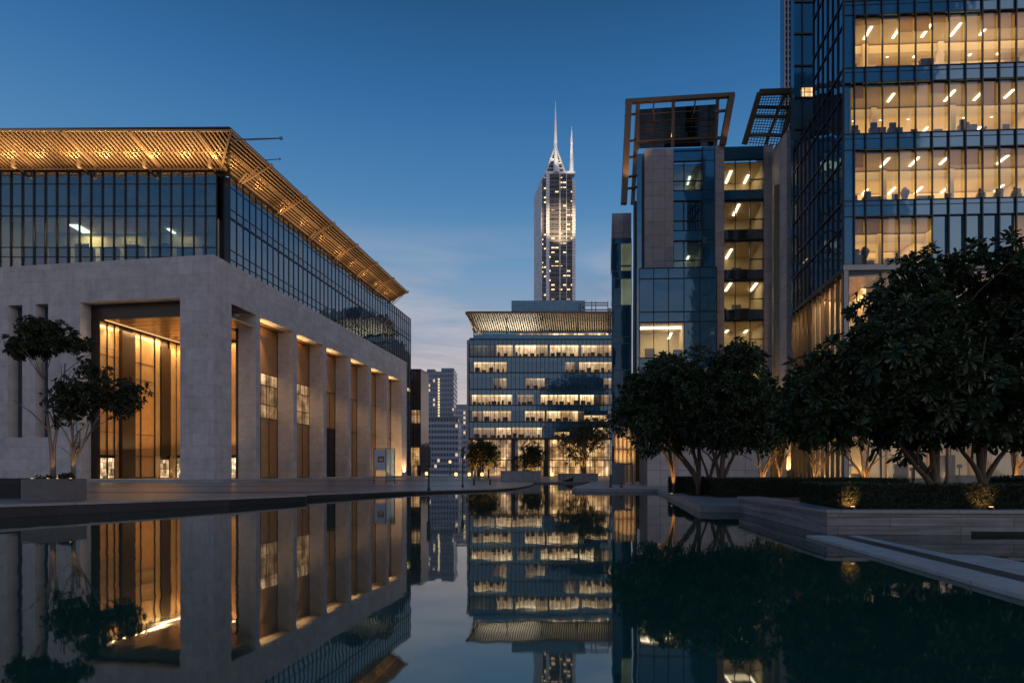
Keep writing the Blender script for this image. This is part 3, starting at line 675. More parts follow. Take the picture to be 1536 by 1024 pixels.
for a in (920, 985, 1010, 1085): mb.box(cx(a), cx(a + 6), -5.0, -4.81, cz(205), cz(128) + 1.4)
mb.box(cx(1085), cx(1112), -9, -7, cz(290), cz(124)); obj('roof_frame', mb, M['grey'], cen)

# ================================================================== SKYSCRAPER AND FAR CITY
sk = thing('skyscraper', (X(832, 400), 400, .1), 'tall slender skyscraper with a pointed crown and two bright needle spires', 'skyscraper')
d = 400
M['skyface'] = specks('tower_face', (.19, .185, .20), (1, .66, .32), 2.6, 2.6, 3.1, .70, .5, ylo=.5, yhi=.78)
M['skyside'] = blockmat('tower_side', (.70, .72, .76), 40, 1.9, .22, .45, .05, .5, .5, .5, 0, .3)
def sx(px): return X(px, d)
def sz(py): return Z(py, d)
zt = sz(262)
mb = MB(); mb.quad((sx(823), d, .1), (sx(858), d, .1), (sx(858), d, zt), (sx(823), d, zt)); obj('front_glazing', mb, M['skyface'], sk)
mb = MB(); mb.prism([(sx(823.2), d + .4), (sx(857.8), d + .4), (sx(863) , d + 26), (sx(806), d + 26)], .1, zt - .5); obj('core', mb, M['steel'], sk)
mb = MB(); mb.quad((sx(801) * 1.03, d + 12, .1), (sx(812), d + 2, .1), (sx(812), d + 2, sz(266)), (sx(801) * 1.03, d + 12, sz(284))); obj('side_wall', mb, M['skyside'], sk)
mb = MB(); mb.quad((sx(812), d + 2.2, .1), (sx(823), d + 1.2, .1), (sx(823), d + 1.2, sz(265)), (sx(812), d + 2.2, sz(266))); obj('side_glazing', mb, M['skyface'], sk)
for a, b, t_ in ((819, 824, 258), (858, 863, 272), (811.5, 813.5, 264), (839, 840.5, 262), (849, 850, 262)):
    mb = MB(); mb.box(sx(a), sx(b), d - 1.2 if a != 811.5 else d + 1, d + 6, .1, sz(t_)); obj('corner_pier', mb, M['skyside'], sk)
mb = MB()
for k in range(1, 12):
    if k not in (5, 8): mb.box(sx(824 + k * 2.85) - .1, sx(824 + k * 2.85) + .1, d - .5, d - .02, .1, zt)
obj('mullion', mb, M['steelb'], sk)
mb = MB()
for py in range(268, 720, 12): mb.box(sx(824), sx(858), d - .35, d - .02, sz(py) - .25, sz(py) + .25)
obj('floor_band', mb, M['steel'], sk)
mb = MB(); c0, c1 = d + 2, d + 20; ap = Vector((sx(834.5), d + 9, sz(207)))
B = [Vector((sx(817), c0, zt)), Vector((sx(850), c0, zt)), Vector((sx(848), c1, zt)), Vector((sx(819), c1, zt))]
mb.pts(B + [ap], [(0, 1, 4), (1, 2, 4), (2, 3, 4), (3, 0, 4)]); crown = obj('crown', mb, M['skyface'], sk)
mb = MB(); 
for b_ in B: mb.beam(b_, ap, .8, .8)
for f in (.25, .5, .72):
    for i in range(4): mb.beam(B[i].lerp(ap, f), B[(i + 1) % 4].lerp(ap, f), .5, .5)
mb.box(sx(818), sx(862), d - 1.3, d + 4, zt, zt + 1.6); obj('crown_frame', mb, M['white'], crown)
mb = MB(); mb.tube([(sx(834.5), d - .5, zt), (sx(834.5), d + 4, sz(232)), (sx(834.5), d + 8, sz(207)), (sx(834.5), d + 8, sz(185)), (sx(834.5), d + 8, sz(141))], [2.4, 1.3, 1.2, .85, .15], 8); obj('spire', mb, M['white'], sk)
mb = MB(); mb.tube([(sx(857.5), d + 2, zt), (sx(858), d + 2, sz(215)), (sx(858), d + 2, sz(213)), (sx(858), d + 2, sz(187))], [1.7, .7, .9, .1], 8); obj('spire', mb, M['white'], sk)
for px, top, p in ((834.5, 190, 26000), (858, 225, 11000)):
    spot((sx(px) - 3, d - 20, zt - 4), (sx(px), d + 5, sz(top)), p * 1.9, 60, .5, (1, .86, .68)); 
spot((sx(841), d - 30, sz(350)), (sx(841), d, sz(335)), 70000, 55, .5, (1, .75, .45))

ft_ = thing('apartment_tower', (X(658, 300), 300, .1), 'distant blue tower with a vertical line of lit stair windows', 'tower')
M['far1'] = specks('hazy_face', (.19, .25, .33), (1, .72, .42), .8, 1.2, 2.4, .80, .2)  # distance haze put into the wall colour as a bluish cast
M['far2'] = specks('hazy_pale_face', (.34, .38, .45), (1, .74, .44), .8, 1.2, 2.3, .82, .1)  # wall colour paled and blued to look hazy
d = 300; mb = MB(); mb.box(X(634, d), X(680.5, d), d, d + 20, .1, Z(557, d)); obj('body', mb, M['far1'], ft_)
mb = MB(); mb.box(X(662, d), X(680.5, d), d - .2, d + 20, Z(557, d), Z(552, d)); mb.box(X(640, d), X(652, d), d + 1, d + 16, Z(557, d), Z(553, d)); obj('roof_block', mb, M['far1'], ft_)
mb = MB()
for k in range(18): mb.box(X(657, d), X(659.4, d), d - .25, d - .05, Z(570 + k * 4.2, d), Z(567.5 + k * 4.2, d))
obj('stair_window', mb, emis('stair_light', (1, .72, .4), 1.3), ft_)['kind'] = 'stuff'
lb = thing('apartment_block', (X(672, 240), 240, .1), 'low pale apartment block with small dark windows in front of the distant blue tower', 'building')
d = 240; mb = MB(); mb.box(X(630, d), X(688, d), d, d + 15, .1, Z(627, d)); obj('body', mb, M['far2'], lb)
mb = MB(); mb.box(X(630, d) - .4, X(688, d) + .4, d - .4, d + 15, Z(627, d), Z(625, d)); obj('roof', mb, M['grey'], lb)
lb2 = thing('terrace_block', (X(697, 280), 280, .1), 'hazy grey apartment block just left of the blue office block', 'building')
d = 280; mb = MB(); mb.box(X(681, d), X(712, d), d, d + 15, .1, Z(612, d)); obj('body', mb, M['far2'], lb2)
mb = MB(); mb.box(X(684, d), X(700, d), d + 1, d + 12, Z(612, d), Z(606, d)); obj('roof', mb, M['grey'], lb2)
mb = MB(); P = []
for k in range(41):
    x = -420 + k * 25; P.append((x, 900, 40 + 60 * noise.noise(Vector((k * .21, 2.2, 0))) + 26 * noise.noise(Vector((k * .7, 5, 0)))))
mb.pts(P + [(x, 905, -2) for x, y, z in P] + [(x, 1200, -2) for x, y, z in P], [(i, i + 1, 41 + i + 1, 41 + i) for i in range(40)] + [(i + 1, i, 82 + i, 82 + i + 1) for i in range(40)])
struct('hills', mb, pmat('hill', (.10, .12, .17), .9, nscale=.02))

# ================================================================== RIGHT: STONE AND GLASS OFFICE BLOCK
blk = thing('stone_office_block', (13.1, 62, .2), 'mid rise stone and glass office block with a tilted bronze frame on its roof', 'office building')
K = frame(13.1, 62, .9986, -.0523, SD)
def kt(zx): return K.tpx(900 + zx / 4)
def kz(zx, zy, base=120): return Z(base + zy / 4, K.dist(kt(zx)))
def kz3(zx, zy): return kz(zx, zy, 376)
zc = kz(600, 402)
tA, tB, tC, tD, tE, tF, tG = kt(268), kt(440), kt(690), kt(742), kt(982), kt(1036), kt(615)
ztop = kz(268, 415)
zA_ = kz3(450, 120)
mb = MB(K); mb.box(tA, tB, -8, .05, zA_ - 4, ztop); obj('stone_panel', mb, M['stone2'], blk)
mb = MB(K); mb.box(tC, tD, -8, .30, .2, kz(715, 400)); obj('stone_pier', mb, M['stone2'], blk)
mb = MB(K); mb.box(tE, tF, -8, .12, .2, kz(1010, 393)); obj('stone_pier', mb, M['stone2'], blk)
mb = MB(K); mb.box(kt(222), tA - .02, -8, -.9, zA_ - 3, ztop); mb.box(kt(222), tB, -8, -3.8, .2, zA_ - 3); obj('recess_glazing', mb, M['sglass'], blk)
mb = MB(K); mb.box(.4, tF, -20, -8, .2, ztop - .3); mb.box(kt(230), tF, -8, -5.2, kz(500, 470), ztop - .4); obj('core', mb, M['blackp'], blk)
wr = []
def rowz(y0): return kz(600, y0)
per = 241
tops = [485, 722, 962, 1200, 1440, 1680, 1920]
for ci, (a, b) in enumerate(((tB, tG), (tD, tE))):
    w_ = b - a
    for r, ty in enumerate(tops):
        z1 = rowz(ty); z0 = rowz(ty + (175 if r != 1 else 178))
        if z0 < 1: break
        nxt = rowz(tops[r - 1] + 176) if r else zc
        mb = MB(K); mb.box(a, b, -.35, -.05, z1 + .04, nxt - .04); obj('spandrel', mb, M['teal'] if ci == 0 or r < 2 else M['sglass'], blk)
        if ci == 0 and r > 2: continue
        lit = (ci == 1) or r in (0, 2)
        cuts = [a, a + w_ * (.37 if ci == 0 else .29), a + w_ * (.66 if ci == 1 else .95), b]
        for i in range(3):
            mb = MB(K); mb.box(cuts[i] + .03, cuts[i + 1] - .03, -.15, -.12, z0, z1); obj('window', mb, M['pane' if ci else 'paneteal'], blk)
        mb = MB(K)
        for c in cuts: mb.box(c - .04, c + .04, -.18, .02, z0, z1)
        zm = z0 + (z1 - z0) * .33; mb.box(a if ci == 0 else cuts[2], b, -.17, -.02, zm - .04, zm + .04); mb.box(a, b, -.18, .03, z1 - .03, z1 + .05); obj('window_frame', mb, M['mull'], blk)
        roombox(blk, K, a + .05, b - .05, -4.8, -.36, z0 - .1, z1 - .2, M['room'], 'room')
        mb = MB(K); mb.box(a + .3, a + .9, -3.6, -3.0, z0, z0 + .9); mb.box(a + w_ * .4, a + w_ * .75, -2.5, -1.8, z0, z0 + .55); mb.box(a + w_ * .45, a + w_ * .7, -4.79, -4.7, z0, z0 + 1.7); obj('furniture', mb, M['furn'], blk)['kind'] = 'stuff'
        if lit:
            for q in (((.28, .78), (.42,), (.3,), (.2, .86), (.28, .8), (.6,), (.3,))[r] if ci == 1 else (.7,)):
                mb = MB(K); l0 = (-4.4, -3.2, -4.6, -3.0, -4.5, -3, -4)[r] - .3 * q; mb.box(a + w_ * q - .11, a + w_ * q + .11, l0, l0 + 1.0 + 1.7 * ((r * 7 + int(q * 10)) % 3) / 2, z1 - .3, z1 - .22); obj('ceiling_light', mb, M['strip'], blk)
            alamp(K((a + b) / 2, -2.6, z1 - .35), K((a + b) / 2, -2.6, z0), w_ * .6, 2, (38, 22, 16, 32, 40, 40, 30)[r] * (1.0 if ci else .5), col=(1, .78, .48))
mb = MB(K); mb.box(tG, tC, -.3, .02, .2, zc); obj('spandrel', mb, M['teal'], blk)
mb = MB(K)
for ty in tops: mb.box(tG, tC, -.1, .05, rowz(ty) - .03, rowz(ty) + .03); mb.box(tB, tC, -.1, .04, rowz(ty - 62) - .03, rowz(ty - 62) + .03)
mb.box(tG - .04, tG + .04, -.1, .08, 5, zc); obj('spandrel_frame', mb, M['mull'], blk)
# projecting glass box low on the front
b0, b1 = kt(232), kt(690)
zA_, zB_ = kz3(450, 120), kz3(450, 650)
cols = [b0, kt(318), kt(406), kt(497), kt(590), b1]
rows = [kz3(450, 900), kz3(450, 652), kz3(450, 440), kz3(450, 380), kz3(450, 183), zA_]
curtain(blk, K, cols, rows, M['teal'], M['mull'], .9, .07, .06, matf=lambda i, j: M['pane'] if (j == 1 and i in (0, 1, 2)) else M['teal'])
mb = MB(K); mb.box(b0, b1, .05, .86, rows[2] + .03, zA_); mb.box(cols[3], b1, .32, .86, rows[0], rows[2]); mb.box(b0, b1, .32, .86, rows[0], rows[1]); mb.box(b0 - .25, b0, -.5, .95, rows[0], zA_); obj('box_body', mb, M['sglass'], blk)
roombox(blk, K, cols[0] + .1, cols[3] - .05, -3.5, .84, rows[1] + .1, rows[2] - .12, M['room'], 'room')
mb = MB(K); mb.box(cols[0] + .2, cols[3] - .1, -.9, -.5, rows[2] - .3, rows[2] - .15); obj('ceiling_light', mb, M['strip'], blk)
mb = MB(K); mb.box(cols[2] + .3, cols[2] + .5, -3, -.3, rows[2] - .9, rows[2] - .8); obj('ceiling_light', mb, M['strip'], blk)
mb = MB(K); mb.box(cols[0] + .8, cols[0] + 1.8, -2.6, -2.2, rows[1] + .1, rows[1] + 1.6); stuff(obj('furniture', mb, M['furn'], blk))
alamp(K((cols[0] + cols[3]) / 2, -1.2, rows[2] - .35), K((cols[0] + cols[3]) / 2, -1.4, rows[1]), 3, 1.5, 75, col=(1, .76, .44))
# roof frame: two legs, top beam, dark glazed screen
def kp(zx, zy, v=0):
    t_ = K.tpx(900 + zx / 4, v); return K(t_, v, Z(120 + zy / 4, K.dist(t_, v)))
mb = MB()
def fb(a, b, w_=.55, h=.5): mb.beam(a, b, w_ * .78, h, (0, -1, 0))
fb(kp(152, 132, .8), kp(805, 92, .8), .5, .45); fb(kp(790, 92, .8), kp(735, 392, .8), .75, .5)
fb(kp(172, 140, .8), kp(143, 745, .8), .75, .5); fb(kp(228, 140, -1), kp(196, 745, -1), .5, .4)
for y in (215, 372, 470, 585, 655): fb(kp(152, y, .8), kp(222, y - 12, -1), .22, .18)
for x in (325, 445, 572, 712): fb(kp(x, 118, .7), kp(x - (8 if x < 600 else 12), 200, .2), .16, .16)
fb(kp(228, 160, -1), kp(228, 412, -1), .35, .35); fb(kp(440, 120, .3), kp(436, 402, -.6), .34, .34); fb(kp(706, 110, .3), kp(692, 400, -.3), .34, .34)
fb(kp(232, 370, -.6), kp(740, 345, -.6), .22, .22); fb(kp(690, 190, .4), kp(780, 182, .7), .3, .2); fb(kp(690, 352, .2), kp(745, 345, .7), .3, .2)
obj('roof_beam', mb, M['steelb'], blk)
mb = MB(); P = [kp(226, 180, -.9), kp(706, 148, -.9), kp(690, 398, -5), kp(236, 412, -5)]
mb.pts(P, [(0, 1, 2, 3)]); mb.pts([p + Vector((0, .1, .1)) for p in P], [(3, 2, 1, 0)]); rscr = obj('roof_screen', mb, M['sglass'], blk)
mb = MB()
for f in (.12, .3, .36, .5, .62, .75, .88): mb.beam(P[0].lerp(P[3], f) - Vector((0, .06, 0)), P[1].lerp(P[2], f) - Vector((0, .06, 0)), .09, .09)
for f in (.2, .68, .9): mb.beam(P[0].lerp(P[1], f) - Vector((0, .06, 0)), P[3].lerp(P[2], f) - Vector((0, .06, 0)), .08, .08)
obj('screen_rail', mb, M['steelb'], rscr)
spot(K(kt(430), -.3, kz(430, 330)), K(kt(430), -2, kz(430, 200)), 90, 120, .1); spot(K(kt(175), 2.5, kz(175, 700)), K(kt(170), .5, kz(170, 300)), 1100, 60, .1); spot(K(kt(790), 2.5, kz(790, 410)), K(kt(760), .6, kz(760, 250)), 130, 80, .1)
# lower wing on the left of the block
W = frame(X(918, 75), 75, .9986, -.0523, SD)
wz = Z(320, 75); w1 = W.tpx(947)
mb = MB(W); mb.box(0, w1, -14, 0, Z(357, 75), wz); obj('wing_cap', mb, M['stone2'], blk)
mb = MB(W); mb.box(.05, w1, -14, -.25, .2, Z(357, 75)); obj('wing_body', mb, M['sglass'], blk)
zz = [Z(y, 75) for y in (722, 650, 600, 555, 515, 505, 458, 418, 407, 365, 358)]
curtain(blk, W, [0, W.tpx(931), w1], zz, M['teal'], M['grey'], -.02, .08, .08,
        matf=lambda i, j: M['paneteal'] if (i == 1 and j in (6, 8)) else M['teal'])
for j in (6, 8):
    mb = MB(W); mb.box(W.tpx(931), w1, -.24, -.2, zz[j], zz[j + 1]); obj('window', mb, litwin('stair_glass', (1, .72, .36), .5, 3, 9, .8, .1), blk)
mb = MB(); 
for v in (-.2, .6): mb.tube([K(kt(205) - 0 + v * .2, v, .2), K(kt(210), v, kz(210, 745))], [.16, .16])
obj('column', mb, M['steel'], blk)
# curved metal wall and stone return between the block and the tower
mb = MB(); c_ = Vector((X(1169, 56.3), 56.3, .2)); tz = Z(280, 56.3)
mb.tube([c_, c_ + Vector((0, 0, 6)), Vector((c_.x, c_.y, tz - .02)), Vector((c_.x, c_.y, tz))], [.56, .56, .56, .5], 20); obj('round_column', mb, pmat('brown_metal', (.26, .18, .09), .42, metal=.35), blk, smooth=True)
sp_ = frame(X(1160, 60), 60, X(1192, 51.5) - X(1160, 60), 51.5 - 60)
mb = MB(); q = Vector((X(1157.5, 60.6), 60.6, 0)); r = Vector((X(1181, 53), 53, 0))
mb.prism([(q.x, q.y), (r.x, r.y), (r.x + 4, r.y + .5), (q.x + 4, q.y + 3)], .2, lambda x, y: Z(222, 60) if y > 58 else Z(195, 53)); obj('stone_return', mb, M['stone2'], blk)
mb = MB(); mb.box(X(1180, 52.6), X(1194, 52.6), 52.6, 54, .2, Z(197, 52.6)); obj('stone_return', mb, M['stone2'], blk)
spot((X(1160, 54.5), 54.0, 6), (X(1168, 57), 57, 17), 900, 75, .1); spot((X(1176, 53), 51.8, 1), (X(1172, 56), 56, 10), 700, 80, .1)
# lattice canopy
mb = MB(); d = 56
def lp(px, py, dd=d): return Vector((X(px, dd), dd, Z(py, dd)))
a, b, c, e = lp(1139.5, 139), lp(1192, 137), lp(1160, 217, 58), lp(1116, 217, 58)
for p, q, w_ in ((a, b, .5), (a, e, .45), (b, lp(1170, 228, 58), .35)): mb.beam(p, q, w_, .3, (0, -1, 0))
for y in (160, 174, 202):
    f = (y - 139) / 78; mb.beam(a.lerp(e, f), lp(1192, y + 2, 57), .24, .2, (0, -1, 0))
mb.beam(lp(1178, 138), lp(1148, 217, 58), .25, .2, (0, -1, 0)); lfr = obj('lattice_frame', mb, M['steelb'], blk)
mb = MB()
for k in range(20): f = k / 20; mb.beam(a.lerp(e, f), b.lerp(lp(1172, 222, 58), f), .045, .045)
for k in range(13): f = k / 13; mb.beam(a.lerp(b, f), e.lerp(lp(1172, 222, 58), f), .05, .04)
obj('lattice', mb, M['steel'], lfr)
spot(lp(1188, 212, 54), lp(1170, 165, 57), 70, 90, .1)

# entrance pavilion at the foot of the block
pav = thing('entrance_pavilion', (X(987, 45), 45, .2), 'low stone entrance pavilion with a glowing ribbed glass side beside the pool end', 'pavilion')
pz = 5.4; PL = frame(X(971, 45), 45, .9986, -.0523, SD)
mb = MB(PL); mb.box(0, 9, -.6, 0, .2, 4.2); mb.box(0, 9, -9, -.6, 4.4, pz); obj('stone_wall', mb, M['stone2'], pav)
PS = frame(X(971, 45), 45, -.1504, -.9886)                            # side facing left
mb = MB(PS); mb.box(-9, -.1, -.9, -.82, .2, 5.3); obj('lit_glazing', mb, M['lit3'], pav)
mb = MB(PS)
for k in range(14): mb.box(-9 + k * .68, -8.93 + k * .68, -.8, .05, .2, 5.4)
obj('rib', mb, M['grey'], pav)
ent = MB(); ent.box(X(922, 60), X(952, 60), 60, 60.3, .2, Z(640, 60)); obj('back_wall', ent, M['lobbywall'], pav)
ent = MB()
for k in range(6): ent.box(X(922 + k * 6, 60) - .06, X(922 + k * 6, 60) + .06, 59.8, 59.99, .2, Z(640, 60))
ent.box(X(922, 60), X(952, 60), 59.8, 59.99, 3.4, 3.55); obj('rib', ent, M['steelb'], pav)
spot((X(938, 58), 58.0, Z(690, 58)), (X(938, 60), 60, Z(660, 60)), 240, 120, .1); spot((X(943, 58), 58.2, Z(648, 58)), (X(943, 60), 60, Z(690, 60)), 160, 120, .1)
por = thing('portal', (X(927, 50), 50, .2), 'grey freestanding portal panel with an open doorway beside the lit pavilion glass', 'portal')
mb = MB(); mb.box(X(918, 50), X(936, 50), 50, 50.3, .2, Z(694, 50)); obj('panel', mb, M['grey'], por)
mb = MB(); mb.box(X(936, 50), X(949, 50), 50, 50.3, Z(697, 50), Z(694, 50)); mb.box(X(948, 50), X(950, 50), 50, 50.3, .2, Z(697, 50)); mb.box(X(936, 50), X(937.5, 50), 50, 50.3, .2, Z(697, 50)); obj('frame', mb, M['grey'], por)

# ================================================================== RIGHT: OFFICE TOWER
tow = thing('office_tower', (22.1, 40, .2), 'tall office tower with brightly lit open plan floors behind teal glass bands', 'office tower')
Q = frame(22.1, 40, .9986, -.0523, SD)
ut = [.68, 1.42] + [1.42 + 1.065 * k for k in range(1, 13)]
UE = ut[-1]
wins = [(32.55, 36.05), (28.1, 31.6), (23.7, 27.1), (19.25, 22.65), (15.0, 18.2)]
ZTOP = 42.0
mb = MB(Q)
prev = ZTOP
for (a, b) in wins:
    mb = MB(Q); mb.box(0, UE, -.3, 0, b + .03, prev - .03); obj('spandrel', mb, M['teal'], tow); prev = a
mb = MB(Q); mb.box(-.05, UE, -.3, .12, 14.62, 15.0 - .03); obj('ledge', mb, M['grey'], tow)
for (a, b) in wins:
    if abs(a - 23.7) > .1: 
        mb = MB(Q); mb.box(0, .66, -.3, 0, a, b); obj('corner_panel', mb, M['teal'], tow)
    else:
        mb = MB(Q); mb.box(0.05, .66, -.12, -.06, a, b); obj('window', mb, M['pane'], tow)
mb = MB(Q)
for u in ut: mb.box(u - .035, u + .035, -.02, .13, 15.0, ZTOP)
for (a, b) in wins:
    for z in (a, b): mb.box(0, UE, -.02, .05, z - .03, z + .03)
for (a, b) in zip([w_[1] for w_ in wins], [ZTOP] + [w_[0] for w_ in wins[:-1]]): mb.box(0, UE, -.01, .03, (a + b) / 2 + .18, (a + b) / 2 + .22)
mb.box(0, .05, -.05, .06, 15, ZTOP); obj('window_frame', mb, M['mull'], tow)
ang = Vector((.1504, .9886))
def depth_box(mb, u, v0, v1, w_, z0, z1): mb.box(u - w_ / 2, u + w_ / 2, v0, v1, z0, z1)
random.seed(11)
for fi, (a, b) in enumerate(wins):
    ue = UE
    for i in range(len(ut) - 1):
        dead = fi == 4 and 5.6 < ut[i] < 10.7
        mb = MB(Q); mb.box(ut[i] + .035, ut[i + 1] - .035, -.12, -.09, a, b); obj('window', mb, M['teal'] if dead else M['pane'], tow)
    r_end = UE if fi != 4 else ut[6] - .1
    dp = -5.1 if fi < 2 else -10
    roombox(tow, Q, .62, r_end, dp, -.32, a - .02, b - .12, M['room'], 'office_floor')
    if fi == 4: roombox(tow, Q, 10.9, UE, -10, -.32, a - .02, b - .12, M['room'], 'office_floor')
    # downstand beams / bulkheads
    mb = MB(Q); mb.box(.1, r_end, -3.1, -2.7, b - .75, b - .13); mb.box(.1, r_end, max(dp + .1, -6.6), max(dp + .4, -6.3), b - .6, b - .13); obj('ceiling_beam', mb, M['room'], tow)
    for k in range(7):
        for vv in (-1.5, -3.6, -5.9, -8.4):
            u = 1.3 + k * 1.95 + (fi * .9) % 1.3 + (.5 if vv < -3 else 0)
            if vv - .7 > dp and u < r_end - .4 and random.random() < .85:
                hl = random.choice((.45, .6, .6))
                mb = MB(Q); mb.box(u - .07, u + .07, vv - hl, vv + hl, b - .19, b - .135); obj('ceiling_light', mb, M['strip'], tow)
    for k in range(3):                                               # cores and partitions at the back of the floor
        u = 1.5 + random.random() * (r_end - 4); mb = MB(Q); mb.box(u, u + .8 + random.random() * 1.6, dp + .05, dp + .5, a, b - .8 * random.random() - .15); obj('partition', mb, M['furn'] if k == 0 else M['blind'], tow)
    for k in range(2):
        u = 2.2 + k * 5 + random.random() * 1.5; mb = MB(Q); mb.box(u, u + .35, -2.9, -2.5, a, b - .13); obj('column', mb, M['room'], tow)
    mb = MB(Q); u = .8
    while u < r_end - 1.2:
        v = -.55 - random.random() * 1.3; w_ = .35 + random.random() * .9; h = .5 + random.random() * .55
        mb.box(u, u + w_, v - .3, v, a, a + h)
        if random.random() < .7: mb.box(u + .05, u + .05 + .45, v - .1, v - .04, a + h + .04, a + h + .36); mb.box(u + .24, u + .3, v - .09, v - .05, a + h, a + h + .05)
        if random.random() < .35: c_ = u + w_ * .7; mb.tube([Q(c_, v - .5, a + .2), Q(c_, v - .5, a + .85), Q(c_ + .02, v - .5, a + 1.1), Q(c_ + .02, v - .5, a + 1.16), Q(c_ + .03, v - .5, a + 1.3), Q(c_ + .03, v - .5, a + 1.4)], [.2, .24, .14, .07, .11, .05], 8)
        if random.random() < .2: c_ = u + w_; mb.tube([Q(c_, v - .3, a), Q(c_, v - .3, a + .5), Q(c_ + .05, v - .3, a + 1.2), Q(c_, v - .3, a + 1.5)], [.12, .12, .3, .1], 7)
        u += w_ + .1 + random.random() * .9
    stuff(obj('furniture', mb, M['furn'], tow))
    for i in range(len(ut) - 1):
        if ut[i + 1] <= r_end + .2 and random.random() < .5:
            mb = MB(Q); mb.box(ut[i] + .04, ut[i + 1] - .04, -.26, -.235, b - .5 - .55 * ((i + fi) // 3 % 2) - .5 * (fi == 2) * random.random(), b - .01); obj('blind', mb, M['blind'], tow)
    alamp(Q(r_end / 2, dp * .5, b - .2), Q(r_end / 2, dp * .5, a), r_end * .9, -dp * .7, (420 if fi < 2 else 520 if fi != 4 else 260), col=(1, .665, .33))
    alamp(Q(r_end / 2, dp * .5, a + 1.3), Q(r_end / 2, dp * .5, b), r_end * .8, -dp * .5, (110 if fi < 2 else 150 if fi != 4 else 70), col=(1, .665, .33))
    if fi == 4: alamp(Q(12, -4.6, b - .2), Q(12, -4.6, a), 2, 7, 90, col=(1, .665, .33))
# lobby
mb = MB(Q); mb.box(.0, .28, -.3, .1, .2, 14.6); obj('corner_post', mb, M['grey'], tow)
lz = [.4, 4.2, 9.4, 14.5]
ul = [.3] + [.3 + 2.13 * k for k in range(1, 7)] + [UE]
curtain(tow, Q, ul, lz, M['pane'], M['mull'], -.06, .08, .1, pname='lobby_window')
mb = MB(Q); mb.box(.1, UE, -6.2, -6.0, .2, 14.5); mb.box(.1, UE, -6, -.3, 14.5, 14.6); mb.box(UE, UE + .1, -6, -.2, .2, 14.5); mb.box(.1, UE, -6, -.3, .2, .3)
obj('lobby_wall', mb, M['lobbywall'], tow)
mb = MB(Q)
for k in range(9): mb.box(.9 + k * 1.5, 1.02 + k * 1.5, -5.99, -5.7, .3, 14.4)
mb.box(.3, UE, -4.2, -3.9, 9.2, 9.6); obj('lobby_fin', mb, M['bronze'], tow)
for k in range(2):
    alamp(Q(3.4 + 6.4 * k, -3.2, 14.3), Q(3.4 + 6.4 * k, -4.2, 5), 5.5, 3, 300, col=(1, .76, .48))
alamp(Q(7, -2.8, 1.0), Q(7, -5.6, 2.6), 13, .4, 200, col=(1, .74, .44))
mb = MB(Q)
for u, w_, h in ((1.2, .7, .8), (2.4, 1.6, .45), (4.6, .5, 1.5), (5.4, 1.9, .5), (8.0, .25, 2.1), (8.6, 1.2, .7), (10.6, 1.8, .45), (12.9, .6, 1.1)): mb.box(u, u + w_, -2.6 - .1 * u % 1, -1.9, .3, .3 + h); mb.box(u + .1, u + .14, -2.3, -2.2, .3 + h, .3 + h + .5); mb.box(u, u + .24, -2.35, -2.15, .3 + h + .5, .3 + h + .75)
stuff(obj('furniture', mb, M['furn'], tow))
# side facade towards the pool
R = frame(22.1, 40, -.1504, -.9886)                                    # u towards the viewer: negative u goes back
def rbox(mb, d0, d1, v0, v1, z0, z1): mb.box(-(d1 - 40) / .9886, -(d0 - 40) / .9886, v0, v1, z0, z1)
zpar = 28.6
dB, dE = 45.6, 50.5
us = [-(dE - 40) / .9886 + k * (dE - 40) / .9886 / 11 for k in range(12)]
for j, (z0, z1) in enumerate(((14.75, 19.2), (19.2, 23.7), (23.7, 28.1), (28.1, 32.6), (32.6, 37), (37, ZTOP))):
    for i in range(11):
        if j >= 3 and us[i] < -(dB - 40) / .9886 - .3: continue
        mb = MB(R); mb.box(us[i] + .03, us[i + 1] - .03, -.06, -.02, z0 + .03, z1 - .03); obj('side_window', mb, M['sglass'], tow)
mb = MB(R)
for i, u in enumerate(us): mb.box(u - .03, u + .03, -.06, .06, 14.7, zpar if u < -(dB - 40) / .9886 - .3 else ZTOP)
for z in (14.75, 17.5, 19.2, 22, 23.7, 26.3, 28.1): mb.box(us[0], 0, -.05, .07, z - .04, z + .04)
for z in (31, 32.6, 35.6, 37, 40): mb.box(us[5], 0, -.05, .07, z - .04, z + .04)
mb.box(us[0], .05, -.3, .16, 14.45, 14.75); obj('side_frame', mb, M['mull'], tow)
mb = MB(R); mb.box(us[0], us[-1] - .2, -.4, -.1, 14.75, zpar - .1); mb.box(us[5], -.2, -.4, -.1, zpar - .1, ZTOP); mb.box(us[0], us[5], -12, -.1, zpar - .3, zpar - .15)
obj('side_body', mb, M['sglass'], tow)
mb = MB(); mb.prism([(X(1191, 50.8), 50.8), (40, 50.8), (40, 51.6), (X(1191, 50.8) + .1, 51.6)], .2, ZTOP + 3); obj('rear_slab', mb, M['teal'], tow)
mb = MB(); 
for k in range(9): mb.box(X(1191, 50.8), 29, 50.68, 50.79, 22 + k * 2.7, 22.12 + k * 2.7)
mb.box(X(1203, 50.8), X(1203.8, 50.8), 50.68, 50.79, 20, 45); obj('rear_frame', mb, M['mull'], tow)
mb = MB(); mb.box(X(1203, 50.7), X(1242, 50.7), 50.66, 50.72, Z(145, 50.7), Z(132, 50.7)); obj('window', mb, M['lit'], tow)
